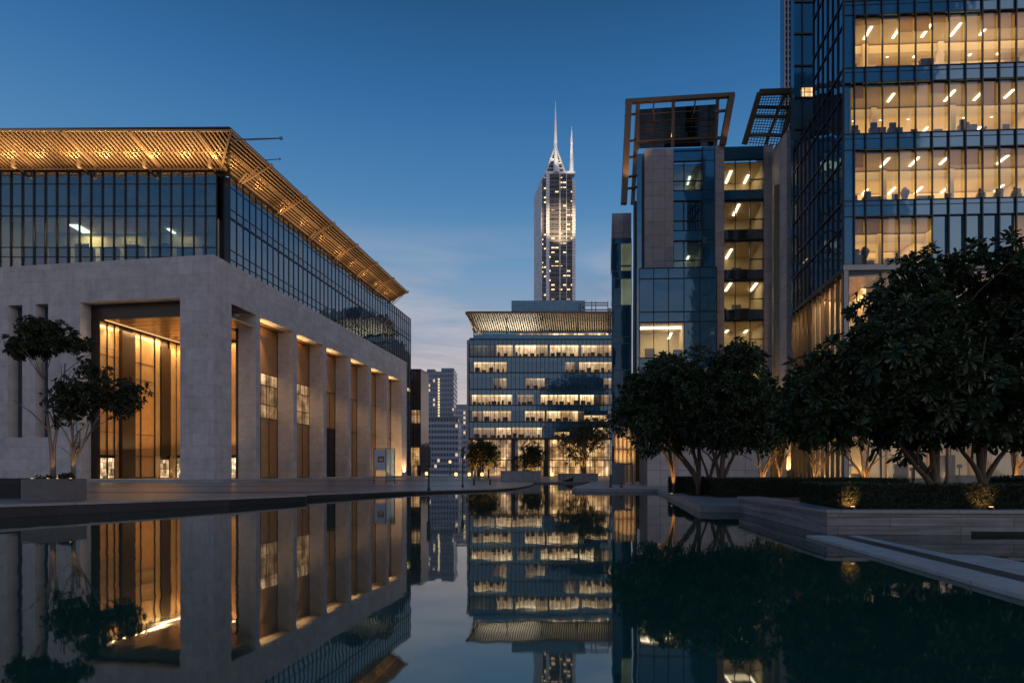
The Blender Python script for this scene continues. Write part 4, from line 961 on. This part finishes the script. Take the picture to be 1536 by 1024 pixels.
# side lobby glazing
mb = MB(R)
for i in range(11): mb.box(us[i] + .03, us[i + 1] - .03, -.1, -.06, .4, 14.4)
obj('side_lobby_glazing', mb, M['pane'], tow)
mb = MB(R)
for u in us: mb.box(u - .05, u + .05, -.1, .12, .2, 14.4)
obj('side_lobby_frame', mb, M['steelb'], tow)
mb = MB(R); mb.box(us[0], us[-1] - 3, -2.6, -2.4, .2, 14.4); mb.box(us[0], us[-1] - .4, -2.4, -.15, 14.3, 14.42); obj('side_lobby_wall', mb, M['cream'], tow)
alamp(R(-5, -1.2, 14.2), R(-5, -1.9, 6), 9, .8, 420, (-.15, -.99, 0), col=(1, .62, .28)); alamp(R(-5, -.9, .7), R(-5, -2.3, 3.5), 9, .4, 220, (-.15, -.99, 0), col=(1, .7, .36))
# ground-floor glass wall behind the trees, left of the tower
gw = thing('glass_arcade', (X(1110, 55), 55, .2), 'glowing ground floor glass arcade behind the row of small uplit trees', 'arcade')
AR = frame(X(1006, 55), 55, .9986, -.0523, SD); AW = AR.tpx(1195)
mb = MB(AR); mb.box(0, AW, -4, -3.9, .2, 5.2); obj('back_wall', mb, M['cream'], gw)
mb = MB(AR); mb.box(-.2, AW, -4, .2, 5.2, 5.9); obj('roof', mb, M['stone2'], gw)
ua = [AW * k / 10 for k in range(11)]
curtain(gw, AR, ua, [.3, 3.4, 5.2], M['pane'], M['steelb'], 0, .09, .1, pname='window')
mb = MB(AR)
for k in (1, 3, 4, 7, 9): mb.box(ua[k] + .1, ua[k] + .7, -3.8, -3.5, .3, 4.8)
obj('column', mb, M['stone2'], gw)
alamp(AR(AW / 2, -2, 5.1), AR(AW / 2, -2.8, 1), AW * .9, 1.2, 520, col=(1, .70, .36))
# dark ribbed tower behind
rt = thing('ribbed_tower', (X(1186, 92), 92, .2), 'very tall dark ribbed tower, top cut off, behind the big office tower', 'tower')
d = 92; mb = MB(); mb.prism([(X(1176, d), d), (X(1262, d), d), (X(1262, d), d + 2), (X(1176, d) + .3, d + 2)], .2, 84); obj('body', mb, M['sglass'], rt)
mb = MB()
for k in range(46): mb.box(X(1175.6, d) - .1, X(1200, d), d - .12, d, 40 + k * .95, 40.3 + k * .95)
for k in range(5): mb.box(X(1176 + 5 * k, d) - .1, X(1176 + 5 * k, d) + .1, d - .3, d - .12, 30, 84)
obj('rib', mb, M['grey'], rt)

# ================================================================== POOLSIDE: WALL, HEDGES, PLANTERS
wl = thing('retaining_wall', (8, 12, 0), 'low veined grey stone retaining wall at the right edge of the pool carrying a clipped hedge', 'wall')
wallpoly = [(6.75, 17.85), (6.04, 11.5), (30, 10.8), (30, 17.85)]
mb = MB(); mb.prism(wallpoly, -.4, .42); obj('wall', mb, M['wallstone'], wl)
mb = MB(); mb.prism([(6.70, 17.86), (5.99, 11.45), (30, 10.75), (30, 12.3), (6.9, 12.5), (7.4, 17.86)], .422, .482); obj('coping', mb, M['quay'], wl)
mb = MB(); mb.prism([(6.92, 12.52), (30, 12.32), (30, 17.8), (7.42, 17.8)], .40, .455); obj('soil', mb, M['soil'], wl)
mb = MB(); mb.prism([(8.75, 11.408), (13, 11.285), (13, 11.4), (8.75, 11.5)], -.05, .075); obj('dark_strip', mb, M['core'], wl)  # dark opening given by a solid near-black strip, no hole cut

def hedge(name, poly, z0, z1, label, n, size=.045, seed=1):
    rnd = random.Random(seed); root = thing(name, (sum(p[0] for p in poly) / len(poly), sum(p[1] for p in poly) / len(poly), z0), label, 'hedge', 'clipped hedges beside the pool')
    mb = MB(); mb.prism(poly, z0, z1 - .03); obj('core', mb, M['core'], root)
    lf = MB(); A = sum(poly[i][0] * poly[(i + 1) % len(poly)][1] - poly[(i + 1) % len(poly)][0] * poly[i][1] for i in range(len(poly)))
    if A < 0: poly = poly[::-1]
    edges = [(Vector((*poly[i], 0)), Vector((*poly[(i + 1) % len(poly)], 0))) for i in range(len(poly))]
    per = sum((b - a).length for a, b in edges); h = z1 - z0
    def leaf(p, nrm):
        d_ = (nrm * .9 + Vector((rnd.uniform(-1, 1), rnd.uniform(-1, 1), rnd.uniform(-.6, 1)))).normalized()
        s_ = d_.cross(Vector((rnd.uniform(-1, 1), rnd.uniform(-1, 1), rnd.uniform(-1, 1)))).normalized() * size * .35; L = d_ * size * rnd.uniform(.8, 1.5)
        lf.pts([p, p + L * .5 + s_, p + L, p + L * .5 - s_], [(0, 1, 2, 3)])
    for a, b in edges:
        m_ = int(n * (b - a).length / per); t_ = (b - a).normalized(); nn = Vector((t_.y, -t_.x, 0))
        for _ in range(m_): leaf(a.lerp(b, rnd.random()) + Vector((0, 0, z0 + h * rnd.random())) + nn * rnd.uniform(-.02, .03), nn)
    xs = [p[0] for p in poly]; ys = [p[1] for p in poly]; c = 0
    while c < n * .8:
        x, y = rnd.uniform(min(xs), max(xs)), rnd.uniform(min(ys), max(ys)); ok = True
        for a, b in edges:
            if (b.x - a.x) * (y - a.y) - (b.y - a.y) * (x - a.x) < 0: ok = False; break
        c += 1
        if ok: leaf(Vector((x, y, z1 - .03 + rnd.uniform(-.02, .03))), Vector((0, 0, 1)))
    obj('foliage', lf, M['leafh'], root); return root
hedge('hedge', [(6.45, 11.75), (6.98, 14.5), (7.9, 14.4), (7.5, 12.7), (18, 12.5), (18, 11.55)], .48, .98, 'nearest clipped hedge on the stone retaining wall, with two small uplights at its foot', 30000, .04, 3)
hedge('hedge', [(8.2, 23.9), (8.95, 28), (15.6, 28), (15.6, 23.6)], .2, .93, 'long clipped hedge on the quay between the near hedge and the tree row', 13000, .06, 4)
hedge('hedge', [(7.85, 26.2), (8.1, 28), (8.75, 28), (8.5, 26.1)], .2, .92, 'short clipped hedge block at the left end of the long hedge', 2500, .06, 5)
hedge('hedge', [(7.75, 29), (7.95, 30.4), (9.6, 30.4), (9.4, 29)], .2, .95, 'rearmost small hedge block nearest the pavilion', 2500, .06, 6)
hedge('hedge', [(15.9, 17), (16.5, 21), (34, 20), (34, 16)], .3, 1.05, 'broad dark ground hedge under the trees at the right edge of the photo', 9000, .07, 8)

def uplight(loc, to, P, ang, label, col=(1, .50, .17)):
    root = thing('garden_uplight', loc, label, 'uplight', 'garden uplights')
    mb = MB(); L = Vector(loc); mb.tube([L, L + Vector((0, 0, .05)), L + Vector((0, 0, .06))], [.05, .05, .045], 10); hs = obj('housing', mb, M['steel'], root)
    mb = MB(); mb.tube([L + Vector((0, 0, .061)), L + Vector((0, 0, .066))], [.038, .036], 10); obj('lens', mb, M['bulb'], root)
    spot(L + Vector((0, 0, .09)), to, P * 5.5, ang, .03, col)
uplight((6.56, 11.55, .482), (6.60, 11.9, .74), 3.4, 95, 'small glowing uplight on the wall coping under the left end of the near hedge', (1, .40, .12))
uplight((9.12, 11.42, .482), (9.14, 11.75, .74), 3.4, 95, 'small glowing uplight on the wall coping at the right of the near hedge', (1, .40, .12))

# ------------------------------------------------------------------ trees
def rosettes(mb, clumps, n, L, rnd, leaves=8, shell=.55, up=.35, wid=.17, gap=-.2):
    vol = [c[3] * c[4] * c[5] for c in clumps]; tot = sum(vol)
    for c, vv in zip(clumps, vol):
        for _ in range(int(n * vv / tot)):
            while True:
                p = Vector((rnd.uniform(-1, 1), rnd.uniform(-1, 1), rnd.uniform(-1, 1)))
                if .05 < p.length < 1: break
            r = shell + (1 - shell) * rnd.random() ** .7
            dr = p.normalized()
            nz = noise.noise(dr * 2.1 + Vector((c[0] * 3, c[1], c[2])))
            if nz < gap and rnd.random() < .85: continue
            rr = r * (1 + .42 * nz)
            pos = Vector((c[0] + dr.x * c[3] * rr, c[1] + dr.y * c[4] * rr, c[2] + dr.z * c[5] * rr))
            ax = (Vector((dr.x / c[3], dr.y / c[4], dr.z / c[5])).normalized() + Vector((0, 0, up)) + Vector((rnd.uniform(-.5, .5), rnd.uniform(-.5, .5), rnd.uniform(-.4, .4)))).normalized()
            s = ax.cross(Vector((.3, .2, .93))).normalized(); q = ax.cross(s); ph = rnd.random() * 6.28; ls = rnd.uniform(.6, 1.15)
            for k in range(leaves):
                th = ph + k * 2.4; tilt = math.radians(rnd.uniform(30, 92)); l = L * ls * rnd.uniform(.7, 1.15)
                dv = ax * math.cos(tilt) + (s * math.cos(th) + q * math.sin(th)) * math.sin(tilt)
                sd = dv.cross(ax)
                if sd.length < 1e-3: continue
                sd.normalize(); nn = sd.cross(dv); w_ = l * wid * rnd.uniform(.85, 1.2); dp = Vector((0, 0, -l * .16)) - nn * l * .05
                a = pos + dv * l * .05; m1 = pos + dv * l * .45 + nn * l * .03; m2 = pos + dv * l * .78 + dp * .5; t_ = pos + dv * l + dp
                f = nn * w_ * .35
                mb.pts([a, m1 + sd * w_ * .7 + f, m2 + sd * w_ + f, t_, m2 - sd * w_ + f, m1 - sd * w_ * .7 + f, m2], [(0, 1, 2, 6), (6, 2, 3), (0, 6, 4, 5), (6, 3, 4)])
def limbs(mb, base, ends, r0, rnd, fork=.35, twigs=3, tips=None):
    base = Vector(base)
    for e in ends:
        e = Vector(e); n = 7; path = []; rad = []
        off = Vector((rnd.uniform(-.12, .12), rnd.uniform(-.12, .12), 0)) * r0 * 10
        for k in range(n + 1):
            f = k / n; p = base.lerp(e, f); lat = Vector((e.x - base.x, e.y - base.y, 0))
            p -= lat * .35 * math.sin(f * math.pi) * (1 - f); p += off * math.sin(f * math.pi) * .6 + Vector((rnd.uniform(-1, 1), rnd.uniform(-1, 1), 0)) * r0 * .25 * (f > 0)
            path.append(p); rad.append(r0 * (1.25 - .85 * f) if k else r0 * 1.5)
        mb.tube(path, rad, 8)
        for _ in range(twigs):
            f = rnd.uniform(.45, .9); k = int(f * n); s = path[k]
            d_ = (e - base).normalized() + Vector((rnd.uniform(-1.1, 1.1), rnd.uniform(-1.1, 1.1), rnd.uniform(-.1, .6)))
            L = (e - base).length * rnd.uniform(.25, .5); q = s + d_.normalized() * L
            mb.tube([s, s.lerp(q, .5) + Vector((0, 0, L * .08)), q], [rad[k] * .6, rad[k] * .45, rad[k] * .2], 6)
def split(clumps, rnd, k, f):
    out = []
    for x, y, z, a, b, c in clumps:
        out.append((x, y, z, a * .62, b * .62, c * .62))
        for i in range(k):
            v = Vector((rnd.uniform(-1, 1), rnd.uniform(-1, 1), rnd.uniform(-.9, 1))).normalized() * rnd.uniform(.55, .82); q = f * rnd.uniform(.7, 1.25)
            out.append((x + v.x * a, y + v.y * b, z + v.z * c, a * q, b * q, c * q * .9))
    return out
def tree(name, base, ends, r0, clumps, n, L, label, cat='tree', group=None, seed=1, leaf='leaf', bark='bark', twigs=3, **kw):
    rnd = random.Random(seed); root = thing(name, base, label, cat, group)
    mb = MB(); limbs(mb, base, ends, r0, rnd, twigs=twigs); obj('trunk', mb, M[bark], root, smooth=True)
    mb = MB(); rosettes(mb, split(clumps, rnd, 11, .52), n, L, rnd, **kw); obj('crown', mb, M[leaf], root)
    return root
def P3(px, py, d): return (X(px, d), d, Z(py, d))
GR = 'round crowned trees along the right side of the pool'
# near pair
d = 14.6
tree('broadleaf_tree', (X(1404, d), d, .45), [P3(1345, 660, d - .3), P3(1385, 610, d), P3(1420, 560, d + .3), P3(1310, 620, d + .6)], .075,
     [(*P3(1300, 570, d), 1.75, 1.6, 1.35), (*P3(1420, 600, d - .3), 1.5, 1.4, 1.05), (*P3(1360, 500, d + .2), 1.1, 1.2, 1.0), (*P3(1225, 590, d + .2), .9, 1.2, .95), (*P3(1255, 625, d), 1.15, 1.1, .75), (*P3(1350, 640, d + .5), 1.3, 1.1, .6)], 3300, .27,
     'large dark round tree with V shaped trunk behind the near hedge', 'tree', GR, 21)
d = 15.4
tree('broadleaf_tree', (X(1472, d), d, .45), [P3(1425, 650, d), P3(1470, 560, d + .2), P3(1530, 640, d), P3(1400, 470, d + .4), P3(1500, 440, d), P3(1430, 450, d)], .075,
     [(*P3(1500, 590, d), 1.7, 1.5, 1.3), (*P3(1400, 410, d + .3), 1.05, 1.1, .55), (*P3(1500, 400, d), 1.2, 1.1, .55), (*P3(1555, 520, d), 1.3, 1.3, 1.4), (*P3(1450, 500, d + .6), 1.0, 1.0, .7), (*P3(1520, 640, d + .4), 1.3, 1.1, .6), (*P3(1400, 560, d + .4), 1.2, 1.1, .8), (*P3(1480, 450, d + .5), 1.2, 1.0, .6), (*P3(1350, 470, d + .4), .95, 1.0, .75), (*P3(1560, 430, d + .2), 1.1, 1.1, .9)], 3700, .27,
     'large tree at the right edge with open upper branches against the lit offices', 'tree', GR, 22)
tree('broadleaf_tree', (14.8, 16.4, .45), [(14.0, 16.3, 3.2), (15.4, 16.6, 4.2), (14.9, 16.2, 5)], .10, [(15.0, 16.4, 4.4, 1.9, 1.7, 1.6)], 600, .34, 'tree cut by the right edge of the photo behind the large trees', 'tree', GR, 23)
# middle pair
d = 26
tree('broadleaf_tree', (X(1048, d), d, .25), [P3(985, 650, d), P3(1010, 600, d), P3(960, 620, d + .8), P3(1040, 560, d + .5)], .08,
     [(*P3(990, 610, d), 2.0, 1.9, 1.75), (*P3(1022, 570, d + .3), 1.5, 1.5, 1.4), (*P3(955, 630, d), 1.3, 1.3, 1.15), (*P3(1000, 650, d), 1.6, 1.4, .85)], 2000, .29, 'round dark tree with leaning trunk, farthest left of the big crowns by the pavilion', 'tree', GR, 24)
d = 25
tree('broadleaf_tree', (X(1082, d), d, .25), [P3(1060, 640, d), P3(1085, 600, d), P3(1120, 640, d), P3(1100, 570, d)], .08,
     [(*P3(1095, 600, d), 1.85, 1.7, 1.9), (*P3(1110, 550, d), 1.1, 1.1, 1.0), (*P3(1070, 640, d), 1.5, 1.4, .95), (*P3(1130, 645, d), 1.2, 1.2, .8)], 2000, .29, 'tall dark tree with a Y shaped trunk directly behind the long hedge', 'tree', GR, 25)
# rear uplit trees
rear = [(1011, 27, 'thin tree with a bare V trunk beside the stone pavilion wall'), (1064, 28.5, 'uplit tree between the leaning tree and the Y trunked tree'), (1142, 31, 'small uplit tree with a glowing trunk, left of a pair behind the long hedge'), (1170, 32, 'small uplit tree with three slim stems, right of a pair behind the long hedge'),
        (1222, 31, 'small uplit tree behind the left end of the near hedge'), (1297, 30, 'small uplit tree in front of the orange lobby panel'), (1522, 24, 'small uplit tree at the right edge under the big crown')]
ulab = ['small uplight at the foot of the bare V trunk by the pavilion', 'small uplight between the leaning trunk and the Y shaped trunk', 'small uplight left of a pair behind the long hedge', 'small uplight right of a pair behind the long hedge',
        'small uplight behind the left end of the near hedge', 'small uplight in front of the orange lobby panel', 'small uplight under the tree at the right edge']
for i, (px, d, lab) in enumerate(rear):
    b = (X(px, d), d, .25); r = random.Random(50 + i)
    e = [(b[0] + r.uniform(-1.3, 1.3), d + r.uniform(-.8, .8), r.uniform(2.6, 3.6)) for _ in range(3 + i % 2)]
    cz_ = 3.9 if i else 4.4
    tree('broadleaf_tree', b, e, .065, [(b[0] + r.uniform(-.2, .2), d, cz_, 1.75 if i else 1.0, 1.6, 1.5), (b[0] + r.uniform(-.8, .8), d + .3, cz_ + .9, 1.0, 1.1, .9)], 420 if i else 260, .34, lab, 'tree', GR, 60 + i)
    uplight((b[0] - .25 + .1 * (i % 3), d - .55, .45 if i else .2), (b[0], d + .1, 2.6), 34, 75, ulab[i])
# left planter and its trees
pl = thing('stone_planter', (-14, 19.3, zl(-14, 19)), 'square concrete planter on the left terrace holding two slender trees', 'planter')
PG = frame(X(31, 18.7), 18.7, .996, .02, SD); wP = PG.tpx(85)
zp = zl(-14, 19) - .04; zq = Z(718, 18.7)
mb = MB(PG); mb.box(0, wP, -.12, 0, zp, zq); mb.box(0, wP, -wP, -wP + .12, zp, zq); mb.box(0, .12, -wP + .12, -.12, zp, zq); mb.box(wP - .12, wP, -wP + .12, -.12, zp, zq); obj('box', mb, M['concrete'], pl)
mb = MB(PG); mb.box(.12, wP - .12, -wP + .12, -.12, zp, zq - .05); obj('soil', mb, M['soil'], pl)
mb = MB(); rosettes(mb, [(*P3(100, 715, 19.4), .22, .2, .1), (*P3(66, 716, 19.2), .2, .15, .07)], 90, .11, random.Random(5)); obj('ground_cover', mb, M['leafs'], pl)['kind'] = 'stuff'
d = 19.6
def CL(px, py, r, dd=0): return (*P3(px, py, d + dd), r[0], r[1], r[2])
tree('slender_tree', (X(80, d), d, zq - .06), [P3(64, 545, d), P3(98, 545, d + .2)], .05,
     [CL(66, 512, (1.0, .85, .68)), CL(28, 526, (.5, .5, .26)), CL(112, 515, (.5, .6, .34), .2), CL(128, 548, (.34, .4, .26)), CL(60, 492, (.45, .5, .3), -.2)], 1250, .15, 'taller slender tree in the concrete planter, crown at upper left', 'tree', 'slender trees in the planter', 31, 'leafs', 'bark2', twigs=7, wid=.2, shell=.2, gap=-.1)
tree('slender_tree', (X(110, d), d, zq - .06), [P3(118, 645, d), P3(150, 620, d), P3(105, 610, d + .1)], .045,
     [CL(118, 598, (.85, .8, .62)), CL(176, 592, (.74, .66, .66)), CL(92, 625, (.34, .4, .36)), CL(145, 560, (.5, .5, .36), .2)], 1250, .15, 'shorter slender tree in the concrete planter with a dense crown reaching right', 'tree', 'slender trees in the planter', 32, 'leafs', 'bark2', twigs=7, wid=.2, shell=.2, gap=-.1)
for px, lab in ((48, 'leftmost tiny spotlight in the concrete planter'), (72, 'tiny spotlight left of the taller trunk in the planter'), (86, 'brightest tiny spotlight between the trunks in the planter'), (106, 'tiny spotlight under the shorter trunk in the planter')):
    uplight((X(px, 19.2), 19.2, zq - .05), (X(px + 1, 19.6), 19.6, zq + 1.2), 5, 60, lab)
mb = MB(); mb.box(-40, X(29, 21), 21, 21.6, .2, Z(717, 21)); tag(obj('low_wall', mb, M['riser'], None, (-18, 21, .3)), 'low dark stone wall behind the concrete planter at the left edge', 'wall')

# ================================================================== SMALL THINGS IN THE MIDDLE DISTANCE
def bgtree(px, py0, py1, d, wpx, label, seed, lit=True):
    r = wpx / 2 / F * d; zc_ = (Z(py0, d) + Z(py1, d)) / 2; h = (Z(py0, d) - Z(py1, d)) / 2; b = (X(px, d), d, .17)
    tree('plaza_tree', b, [(b[0] + k * r * .4, d, zc_) for k in (-1, 0, 1)], .13, [(b[0], d, zc_, r, r, h), (b[0] + r * .3, d, zc_ + h * .3, r * .6, r * .6, h * .6)], 420, .75, label, 'tree', 'plaza trees before the blue office block', seed, 'leafo', 'bark', wid=.13)
    if lit: spot((b[0] + .5, d - 2.6, .4), (b[0], d, zc_), 2000, 70, .1)
bgtree(733, 660, 702, 118, 36, 'small dark plaza tree farthest left before the office block', 71)
bgtree(793, 662, 704, 120, 46, 'small orange lit plaza tree in the middle before the office block', 72)
bgtree(874, 630, 698, 105, 80, 'larger plaza tree at the right before the office block', 73)
bgtree(712, 668, 700, 122, 20, 'little orange lit shrub tree beside the leftmost plaza tree', 74)
for a, b, y0, d, lab in ((751, 811, 707, 72, 'long grey garden wall block left of the pool channel'), (840, 897, 711, 74, 'pale low garden wall right of the pool channel')):
    mb = MB(); mb.box(X(a, d), X(b, d), d, d + 3, .1, Z(y0, d)); mb.box(X(a, d) - .08, X(b, d) + .08, d - .08, d + 3.08, Z(y0, d), Z(y0, d) + .1)
    tag(obj('garden_wall', mb, M['stone2'], None, (X((a + b) / 2, d), d, .17)), lab, 'wall', 'garden walls at the pool end')
mb = MB(); d = 66; a, b = X(841, d), X(860, d)
mb.pts([(a, d, .17), (b, d, .17), (b, d, .75), (a + .5, d, .35), (a, d + 1, .17), (b, d + 1, .17), (b, d + 1, .75), (a + .5, d + 1, .35)], [(0, 1, 2, 3), (7, 6, 5, 4), (3, 2, 6, 7), (1, 5, 6, 2), (0, 3, 7, 4)])
tag(obj('stone_bench', mb, M['blackp'], None, (a, d, .17)), 'low black wedge shaped bench before the pale garden wall', 'bench')
def lamppost(px, d, ytop, yb, label, fat):
    z0 = zl(0, d) if px < 760 else .2; b = Vector((X(px, d), d, z0)); zt_ = Z(ytop, d)
    root = thing('lamp_post', b, label, 'lamp post', 'dark lamp posts on the terrace')
    mb = MB(); mb.tube([b, b + Vector((0, 0, .05)), b + Vector((0, 0, .3)), Vector((b.x, b.y, zt_ - .02))], [.14, .10, .05, .045], 10); obj('pole', mb, M['steel'], root)
    mb = MB(); mb.tube([Vector((b.x, b.y, zt_ - fat)), Vector((b.x, b.y, zt_ - fat * .95)), Vector((b.x, b.y, zt_)), Vector((b.x, b.y, zt_ + .04))], [.06, .11, .11, .05], 10); obj('head', mb, M['steel'], root)
lamppost(643, 33, 670, 731, 'nearest dark lamp post on the terrace edge with a long cylinder head', 1.1)
lamppost(694, 43, 672, 727, 'thinner dark lamp post farther back on the terrace', .7)
for px, d, y0, lab in ((711, 50, 717, 'short dark bollard left of a pair near the channel'), (735, 52, 718, 'short dark bollard right of a pair near the channel'), (916, 40, 711, 'taller dark bollard on the quay beside the portal'), (932, 40, 723, 'stub bollard on the quay right of the taller one')):
    z0 = zl(0, d) if px < 760 else .2; b = Vector((X(px, d), d, z0)); mb = MB(); h = Z(y0, d) - z0
    mb.tube([b, b + Vector((0, 0, .06)), b + Vector((0, 0, .08)), b + Vector((0, 0, h * .93)), b + Vector((0, 0, h))], [.12, .12, .07, .07, .03], 10); tag(obj('bollard', mb, M['steel'], None, b), lab, 'bollard', 'dark bollards')
bd = thing('notice_board', (X(576, 50), 50, .28), 'freestanding notice board with a pale panel and dark picture before the far piers', 'notice board')
d = 50; mb = MB()
for px in (561, 579, 592): mb.box(X(px, d) - .03, X(px, d) + .03, d - .03, d + .03, .2, Z(673, d))
mb.box(X(561, d), X(592, d), d - .03, d + .03, Z(673, d), Z(672, d)); obj('frame', mb, M['steel'], bd)
mb = MB(); mb.box(X(561.5, d), X(578.5, d), d - .02, d + .02, Z(705, d), Z(674, d)); npan = obj('panel', mb, pmat('pale_panel', (.36, .36, .40), .6), bd)
mb = MB(); mb.box(X(567, d), X(576, d), d - .035, d - .021, Z(693, d), Z(684, d)); obj('picture', mb, M['furn'], npan)
mb = MB(); mb.box(X(569, d), X(574, d), d - .045, d - .036, Z(691, d), Z(687, d)); obj('picture_detail', mb, M['bronze'], npan)
mb = MB(); mb.box(X(579.5, d), X(591.5, d), d - .01, d + .01, .4, Z(674, d)); obj('glass_panel', mb, M['paneteal'], bd)
# small lanterns glowing at the foot of the far plaza
for i, (px, py, d, lab) in enumerate(((640, 710, 120, 'low glowing lantern beside the annex foot'), (684, 713, 118, 'low glowing lantern left of the plaza trees'), (704, 714, 116, 'brightest low lantern left of the plaza trees'), (723, 711, 112, 'tall glowing lantern below the leftmost plaza tree'), (828, 712, 110, 'low glowing lantern between the garden walls'), (675, 693, 150, 'orange globe street lantern before the pale apartment block'))):
    b = Vector((X(px, d), d, .17)); zt_ = Z(py - 3, d); root = thing('lantern', b, lab, 'lantern', 'glowing plaza lanterns')
    mb = MB(); mb.tube([b, b + Vector((0, 0, max(.3, zt_ - .9)))], [.12, .10], 8); obj('post', mb, M['steel'], root)
    zb_ = b.z + max(.3, zt_ - .9); mb = MB(); mb.tube([(b.x, d, zb_), (b.x, d, zb_ + .15), (b.x, d, zb_ + .55), (b.x, d, zb_ + .7)], [.18, .32, .32, .1], 10); obj('glass', mb, M['lantern'], root)

# ================================================================== CAMERA / RENDER
cam = bpy.data.cameras.new('camera'); co_ = bpy.data.objects.new('camera', cam); COL.objects.link(co_)
cam.sensor_width = 36; cam.lens = 36 * F / 1536; cam.shift_y = (HY - 512) / 1536; cam.clip_end = 4000; cam.clip_start = .05
co_.location = (0, 0, CH); co_.rotation_euler = (math.radians(90), 0, 0)
sc.camera = co_
sc.view_settings.view_transform = 'Standard'; sc.view_settings.look = 'None'; sc.view_settings.exposure = 0; sc.view_settings.gamma = 1
sc.render.engine = 'CYCLES'
cy = sc.cycles
cy.max_bounces = 7; cy.diffuse_bounces = 3; cy.glossy_bounces = 4; cy.transparent_max_bounces = 12; cy.transmission_bounces = 2
cy.sample_clamp_indirect = 4; cy.use_denoising = True; cy.caustics_reflective = False; cy.caustics_refractive = False
